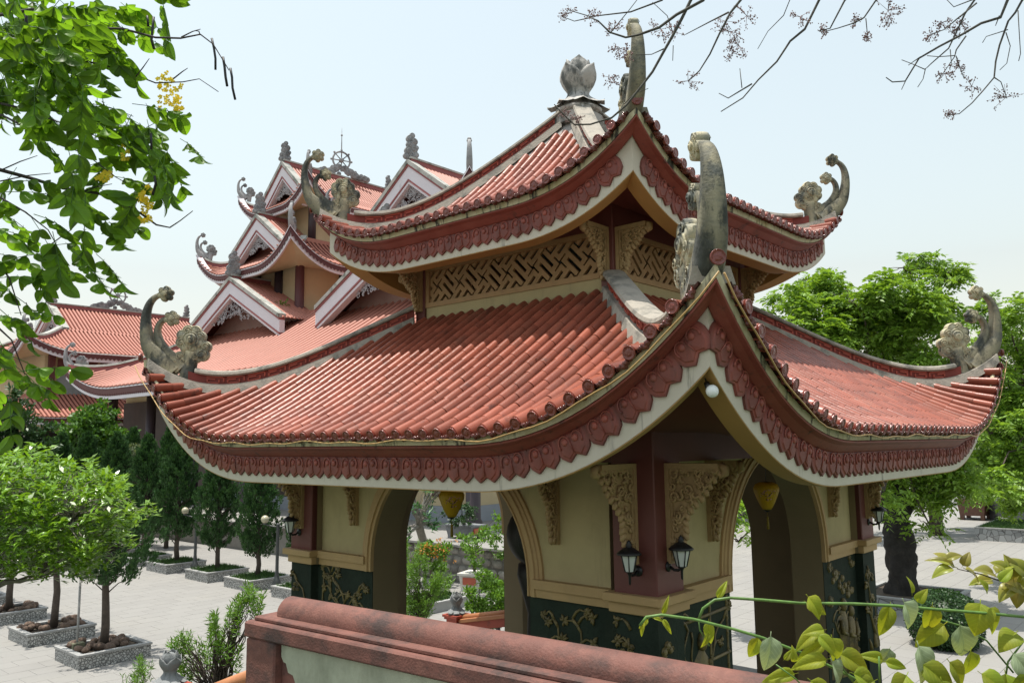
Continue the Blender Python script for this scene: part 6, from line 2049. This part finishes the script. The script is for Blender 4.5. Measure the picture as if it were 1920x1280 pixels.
for (cx_, cy_, rx_, ry_, n_) in ell:
    for q in range(n_):
        a = rc.uniform(0, 2*PI); f = rc.random()**.5
        x, y = cx_+rx_*f*math.cos(a)-22, cy_+ry_*f*math.sin(a)-16
        D_ = rc.uniform(4.0, 5.6) if x < 160 else rc.uniform(4.7, 5.6)
        p0 = at(x, y, D_)
        dirv = (Vector(RT)*rc.uniform(-.35, 1.0)+Vector((0, 0, -1))*rc.uniform(-.25, .8)+Vector(FW)*rc.uniform(-.5, .5)).normalized()
        RL = rc.uniform(.20, .30)
        side = dirv.cross(Vector((rc.uniform(-.3, .3), rc.uniform(-.3, .3), 1))).normalized()
        npair = rc.randint(3, 4)
        prs = []
        for j in range(npair):
            f2 = (j+.6)/npair
            pj = p0+dirv*RL*f2+Vector((0, 0, -.05*f2*f2))
            prs.append(pj)
            for sg in (-1, 1):
                d = (side*sg*.75+dirv*.55+Vector((0, 0, -.55))+Vector((rc.uniform(-.2, .2), rc.uniform(-.2, .2), rc.uniform(-.15, .15)))).normalized()
                nn = (d.cross(dirv)*sg*-1+Vector((0, 0, .6))).normalized()
                x_ = d.cross(nn).normalized(); z_ = x_.cross(d)
                ll_ = rc.uniform(.085, .15)
                M = frame(pj, x_, d, z_) @ Matrix.Diagonal((ll_*rc.uniform(.52, .66), ll_, ll_, 1))
                rest.append((D_, M))
        b = MB(); b.tube([p0-dirv*.05]+prs, .0022, 4); tw_ = b
        tw_.build('leaf_stalk', M_mid, cass)
rest.sort(key=lambda t: t[0])
for D_, M in rest[:300]: inst('leaf', lm, M, cass)
lb = MB(); lv = [tuple(v.co) for v in lm.vertices]; lfc = [tuple(p.vertices) for p in lm.polygons]
for D_, M in rest[300:]: lb.add(lv, lfc, True, M)
if rest[300:]: lb.build('leaf_mass', M_cass2, cass, kind='stuff')
def flower_cluster(cx_, cy_, rx_, ry_, n_, D_):
    b = MB()
    for q in range(n_):
        p = at(cx_+rc.gauss(0, rx_), cy_+rc.gauss(0, ry_), D_+rc.uniform(-.1, .1))
        for j in range(5):
            a = 2*PI*j/5+rc.random()
            u_ = Vector((rc.uniform(-1, 1), rc.uniform(-1, 1), rc.uniform(-1, 1)))*.4+Vector(RT)*math.cos(a)+Vector((0, 0, math.sin(a)))
            u_.normalize(); s_ = u_.cross(Vector(FW)).normalized()
            b.add([p, p+u_*.010+s_*.008, p+u_*.019-Vector(FW)*.004, p+u_*.010-s_*.008], [(0, 1, 2, 3)], True)
    b.build('flower_cluster', M_yel, cass, kind='stuff')
for a in ((320, 180, 14, 20, 24, 5.2), (333, 205, 8, 12, 14, 5.2), (305, 160, 9, 8, 12, 5.2), (195, 328, 10, 7, 14, 5.0), (272, 372, 9, 12, 22, 5.1), (278, 395, 7, 10, 16, 5.1), (262, 408, 8, 6, 10, 5.1), (160, 265, 8, 10, 8, 5.0), (235, 285, 10, 8, 8, 5.0)): flower_cluster(*a)
for (pp_, r_) in (([(397, 72), (401, 90), (404, 110), (404, 131)], .0068), ([(418, 107), (421, 125), (423, 145), (426, 162)], .0075), ([(432, 128), (435, 145), (436, 165), (441, 187)], .007), ([(276, 30), (278, 50), (275, 20)][:2], .007), ([(288, 32), (286, 55), (284, 75), (289, 92)], .008), ([(49, 20), (49, 45), (48, 72)], .0095), ([(290, 330), (292, 345), (286, 366)], .008), ([(283, 250), (284, 280)], .007)):
    b = MB(); q = [at(x, y, 4.75) for x, y in pp_]; n = len(q); b.tube([q[0]]+q+[q[-1]], [.002]+[r_]*n+[.003], 8); b.build('seed_pod', M_pod, cass)

# ------------------------------------------------------------------ budding branches, top right
M_bud = pmat('mauve_bud', (.22, .13, .12), .8, .25, 20)
M_branch = pmat('grey_green_twig', (.055, .052, .042), .85, .3, 15, bump=.4)
bt_ = thing('budding_tree', tuple(Vector((at(2900, 0, 6).x, at(2900, 0, 6).y, 0))), 'bare budding branches with mauve flower buds hanging in at top right', 'tree')
brB = [([(1400, -160), (1317, 0), (1269, 27), (1235, 52), (1197, 65), (1173, 70), (1145, 62), (1121, 38), (1108, 33)], .0105), ([(1330, -140), (1295, 0), (1280, 34), (1262, 65), (1245, 96), (1225, 134), (1200, 165), (1173, 196), (1146, 220), (1108, 235), (1077, 234), (1060, 220), (1039, 196)], .0105),
       ([(1420, -120), (1390, 0), (1369, 24), (1348, 65), (1331, 100), (1311, 134), (1293, 151)], .009), ([(1580, -120), (1534, 0), (1510, 55), (1482, 79), (1455, 117), (1421, 151), (1393, 182), (1352, 210)], .0095),
       ([(1410, 158), (1366, 186), (1348, 177)], .005), ([(1366, 22), (1331, 41), (1283, 65)], .006), ([(1290, -80), (1242, 0), (1183, 21), (1108, 33), (1065, 20)], .007), ([(1108, 33), (1077, 42), (1062, 34)], .004), ([(1640, -60), (1582, 0), (1558, 52), (1535, 60)], .007), ([(1660, -60), (1644, 0), (1622, 33), (1600, 45), (1570, 54), (1545, 58)], .006),
       ([(1622, 36), (1626, 70)], .003), ([(1430, -50), (1480, 0), (1468, 28), (1440, 60), (1420, 90)], .005), ([(1145, 62), (1180, 20), (1200, -10)], .004), ([(1262, 65), (1250, 30), (1225, 5)], .004), ([(1173, 196), (1190, 176), (1216, 168)], .003), ([(1245, 90), (1220, 103), (1190, 104)], .004), ([(1262, 85), (1260, 115)], .003), ([(1393, 165), (1388, 128)], .003),
       ([(1840, -80), (1832, -10), (1810, 25), (1800, 50), (1778, 92), (1745, 120), (1735, 130)], .008), ([(1910, -120), (1890, 0), (1875, 32), (1840, 45), (1800, 68), (1760, 86), (1722, 110), (1696, 152), (1675, 154), (1663, 144)], .0095), ([(1735, 128), (1732, 150), (1722, 163)], .003), ([(1696, 152), (1690, 168)], .003), ([(1725, 106), (1715, 115), (1704, 121)], .004), ([(1735, 130), (1710, 120), (1690, 112)], .003),
       ([(1930, -100), (1915, 0), (1905, 24), (1890, 40), (1875, 85), (1868, 115), (1863, 145), (1845, 168), (1822, 195), (1800, 212), (1780, 218)], .008), ([(1863, 145), (1878, 155), (1886, 185)], .004), ([(1828, 0), (1790, 14), (1770, -5)], .004), ([(1830, 5), (1795, 35), (1770, 55), (1745, 66)], .005), ([(1812, 68), (1795, 95), (1788, 108), (1775, 130), (1758, 152)], .005), ([(1908, 20), (1912, 60), (1914, 100), (1910, 113)], .003), ([(1885, 60), (1893, 85), (1886, 118), (1876, 130)], .003), ([(1890, 55), (1850, 70), (1843, 82)], .003), ([(1875, 32), (1865, 50)], .004), ([(1793, 105), (1802, 130), (1810, 147)], .003), ([(1790, 103), (1760, 108), (1738, 104)], .003), ([(1780, 95), (1784, 120), (1780, 130)], .003)]
b = MB(); rd = random.Random(55)
top_ = at(2300, -900, 6)
for pts_, r0 in brB:
    D_ = 4.8+rd.uniform(-.25, .25)
    P_ = [at(x+rd.uniform(-2, 2), y+rd.uniform(-2, 2), D_+rd.uniform(-.04, .04)) for x, y in pts_]
    n = len(P_); b.tube(P_, [max(.0022, r0*(1-.7*q/(n-1))) for q in range(n)], 6)
    if pts_[0][1] < -50:
        b.tube([P_[0], P_[0].lerp(top_, .4)+Vector((0, 0, .2)), top_], [r0, r0*2, .05], 6)
b.tube([ORG[bt_], ORG[bt_].lerp(top_, .5)+Vector((.1, .1, 0)), top_], [.2, .16, .05], 10)
b.build('branches', M_branch, bt_)
def bud_spray(x, y, s, D_=4.8):
    c = at(x, y, D_); m = MB()
    for q in range(9):
        a = rd.uniform(0, 2*PI); l = s*rd.uniform(.5, 1.0)/FPX*D_
        d = (Vector(RT)*math.cos(a)+Vector(UP)*math.sin(a)+Vector(FW)*rd.uniform(-.5, .5)).normalized()
        m.tube([c, c+d*l], [.0016, .0009], 4)
        for j in range(7):
            p = c+d*l*rd.uniform(.35, 1.02)+Vector((rd.uniform(-1, 1), rd.uniform(-1, 1), rd.uniform(-1, 1)))*.012
            m.sphere(p, rd.uniform(.0028, .0048), 5, 4)
    m.build('bud_spray', M_bud, bt_)
for a in ((1064, 26, 22), (1110, 35, 24), (1150, 55, 22), (1145, 145, 24), (1160, 92, 24), (1175, 100, 20), (1240, 55, 28), (1262, 60, 26), (1290, 152, 30), (1370, 60, 34), (1385, 85, 34), (1360, 40, 30), (1400, 30, 30), (1375, 100, 24), (1500, 32, 26), (1545, 55, 16), (1665, 20, 36), (1668, 30, 30), (1607, 40, 16), (1768, 42, 20), (1745, 66, 22), (1785, 62, 20), (1805, 48, 22), (1772, 138, 22), (1798, 125, 18), (1822, 162, 30), (1886, 183, 36), (1780, 216, 16), (1626, 70, 10), (1080, 225, 18), (1060, 215, 16)): bud_spray(*a)

# ------------------------------------------------------------------ vine, bottom right
M_vleaf = leafmat('vine_leaf', (0.20, 0.30, 0.03), .3, .5, .5, hue=((.36, .32, .03), .35, .8, False), spec=.25)
M_vpale = leafmat('pale_vine_leaf', (0.26, 0.33, 0.19), .2, .25, .55, spec=.3)
veins(M_vleaf); veins(M_vpale)
M_vstem = pmat('vine_stem', (.085, .17, .03), .5, .35, 25)
vine = thing('vine', tuple(at(1700, 1500, 3.4)), 'young twining vine with heart-shaped yellow-green leaves at the bottom right', 'vine')
rv = random.Random(21); DV = 3.4
b = MB()
stems = [([(1310, 1160), (1318, 1140), (1340, 1124), (1370, 1120), (1430, 1124), (1500, 1130), (1600, 1131), (1680, 1135), (1760, 1142), (1840, 1148), (1925, 1156)], .0062, 0), ([(1200, 1172), (1212, 1156), (1240, 1152), (1300, 1160), (1380, 1180), (1430, 1195), (1500, 1222), (1560, 1250), (1640, 1290), (1700, 1330)], .006, -.1), ([(1310, 1160), (1312, 1180), (1330, 1210)], .003, 0), ([(1525, 1180), (1545, 1205), (1570, 1240), (1610, 1290)], .004, -.15),
         ([(1680, 1135), (1740, 1155), (1800, 1172), (1850, 1200), (1900, 1260)], .004, .1), ([(1455, 1245), (1490, 1270), (1520, 1300)], .003, -.15), ([(1648, 1230), (1650, 1290)], .004, -.1), ([(1920, 1200), (1890, 1240), (1880, 1300)], .004, 0)]
for pts_, r_, dd in stems:
    b.tube([at(x, y, DV+dd) for x, y in pts_], r_, 7)
b.build('stem', M_vstem, vine)
lvs = [(1445, 1192, 70, 42, 265, 1, -.15), (1422, 1195, 44, 26, 250, 0, -.1), (1515, 1118, 46, 34, 300, 0, 0), (1512, 1128, 40, 26, 330, 0, 0), (1668, 1135, 60, 30, 255, 0, 0), (1695, 1128, 66, 46, 292, 1, -.05), (1748, 1135, 56, 34, 268, 0, .05), (1720, 1128, 30, 20, 60, 0, 0), (1838, 1130, 58, 52, 255, 0, 0), (1850, 1140, 52, 44, 290, 0, 0),
       (1530, 1185, 50, 26, 215, 0, -.15), (1545, 1180, 40, 24, 190, 0, -.15), (1535, 1190, 46, 26, 310, 0, -.15), (1560, 1195, 50, 36, 280, 0, -.15), (1545, 1200, 62, 26, 220, 0, -.15), (1575, 1225, 60, 40, 330, 0, -.15), (1550, 1235, 66, 30, 200, 0, -.15), (1560, 1240, 70, 52, 285, 1, -.2), (1490, 1262, 60, 26, 195, 0, -.15), (1600, 1262, 60, 36, 330, 0, -.2), (1655, 1235, 44, 22, 170, 0, -.1), (1660, 1240, 40, 20, 345, 0, -.1), (1668, 1215, 36, 30, 250, 1, -.1),
       (1722, 1210, 74, 50, 280, 1, -.2), (1770, 1170, 66, 46, 225, 0, 0), (1800, 1172, 70, 52, 285, 1, .05), (1730, 1245, 66, 44, 320, 0, -.2), (1780, 1240, 60, 40, 300, 0, -.2), (1820, 1220, 64, 46, 260, 0, -.1), (1700, 1265, 60, 42, 230, 0, -.2), (1840, 1262, 60, 40, 320, 0, -.2), (1900, 1225, 66, 48, 300, 1, -.1), (1905, 1185, 50, 40, 215, 0, 0), (1885, 1262, 60, 42, 265, 0, -.15), (1640, 1275, 50, 34, 210, 0, -.2), (1520, 1275, 54, 32, 320, 0, -.2), (1765, 1275, 56, 40, 275, 0, -.25), (1930, 1265, 56, 40, 240, 0, -.2),
       (1329, 1165, 42, 20, 275, 0, 0), (1328, 1185, 30, 14, 245, 0, 0), (1345, 1120, 36, 14, 55, 0, 0), (1243, 1150, 34, 10, 70, 0, 0), (1243, 1160, 30, 10, 300, 0, 0), (1215, 1160, 26, 10, 230, 0, 0), (1207, 1165, 28, 9, 260, 0, 0), (1225, 1158, 22, 8, 340, 0, 0), (1875, 1090, 36, 20, 40, 0, 0), (1850, 1110, 30, 22, 120, 0, 0), (1710, 1112, 30, 12, 95, 0, 0), (1490, 1240, 30, 14, 100, 0, -.15), (1470, 1236, 26, 12, 40, 0, -.15)]
hv, hp = big_leaf(M_vleaf, True), big_leaf(M_vpale, True)
for (x, y, L_, W_, ang, pale, dd) in lvs:
    D_ = DV+dd+rv.uniform(-.05, .05)
    a = math.radians(ang)
    d = (Vector(RT)*math.cos(a)+Vector(UP)*math.sin(a)+Vector(FW)*rv.uniform(-.35, .35)).normalized()
    nz = (-Vector(FW)+Vector((0, 0, .6))+Vector((rv.uniform(-.4, .4), rv.uniform(-.4, .4), rv.uniform(-.2, .4)))).normalized()
    x_ = d.cross(nz).normalized(); z_ = x_.cross(d)
    s_ = D_/FPX*1.12
    inst('leaf', hp if pale else hv, frame(at(x, y, D_), x_, d, z_) @ Matrix.Diagonal((W_*s_*.92, L_*s_*.95, L_*s_*.95, 1)), vine)
# reddish twig at the right edge
M_young = leafmat('young_bronze_leaf', (.22, .25, .03), .35, .4, .35, hue=((.34, .20, .09), .45, .85, False))
tg = thing('young_twig', tuple(at(1990, 1150, 3.8)), 'twig with bronze and yellow young leaves at the right edge', 'shrub')
b = MB(); b.tube([at(1990, 1150, 3.8), at(1925, 1112, 3.8), at(1880, 1090, 3.8), at(1840, 1076, 3.8), at(1795, 1066, 3.8)], [.006, .005, .004, .003, .002], 6); b.build('stem', M_twig, tg)
hy = big_leaf(M_young, True)
for (x, y, L_, W_, ang) in ((1790, 1062, 52, 16, 165), (1785, 1060, 40, 22, 140), (1785, 1064, 44, 18, 200), (1775, 1048, 34, 14, 15), (1810, 1066, 36, 18, 320), (1805, 1060, 30, 14, 60), (1865, 1078, 44, 22, 160), (1868, 1074, 46, 20, 20), (1860, 1086, 44, 18, 190), (1890, 1070, 40, 18, 150), (1900, 1085, 50, 26, 110), (1905, 1090, 46, 24, 60), (1880, 1088, 46, 24, 330), (1915, 1095, 46, 26, 250), (1925, 1075, 44, 24, 140), (1918, 1100, 40, 22, 20), (1900, 1098, 44, 22, 215)):
    a = math.radians(ang)
    d = (Vector(RT)*math.cos(a)+Vector(UP)*math.sin(a)+Vector(FW)*rv.uniform(-.3, .3)).normalized()
    nz = (-Vector(FW)*.6+Vector((0, 0, .9))+Vector((rv.uniform(-.4, .4), rv.uniform(-.4, .4), 0))).normalized()
    x_ = d.cross(nz).normalized(); z_ = x_.cross(d); s_ = 3.8/FPX
    inst('leaf', hy, frame(at(x, y, 3.8+rv.uniform(-.04, .04)), x_, d, z_) @ Matrix.Diagonal((W_*s_*1.4, L_*s_, L_*s_, 1)), tg)
bpy.context.view_layer.update()
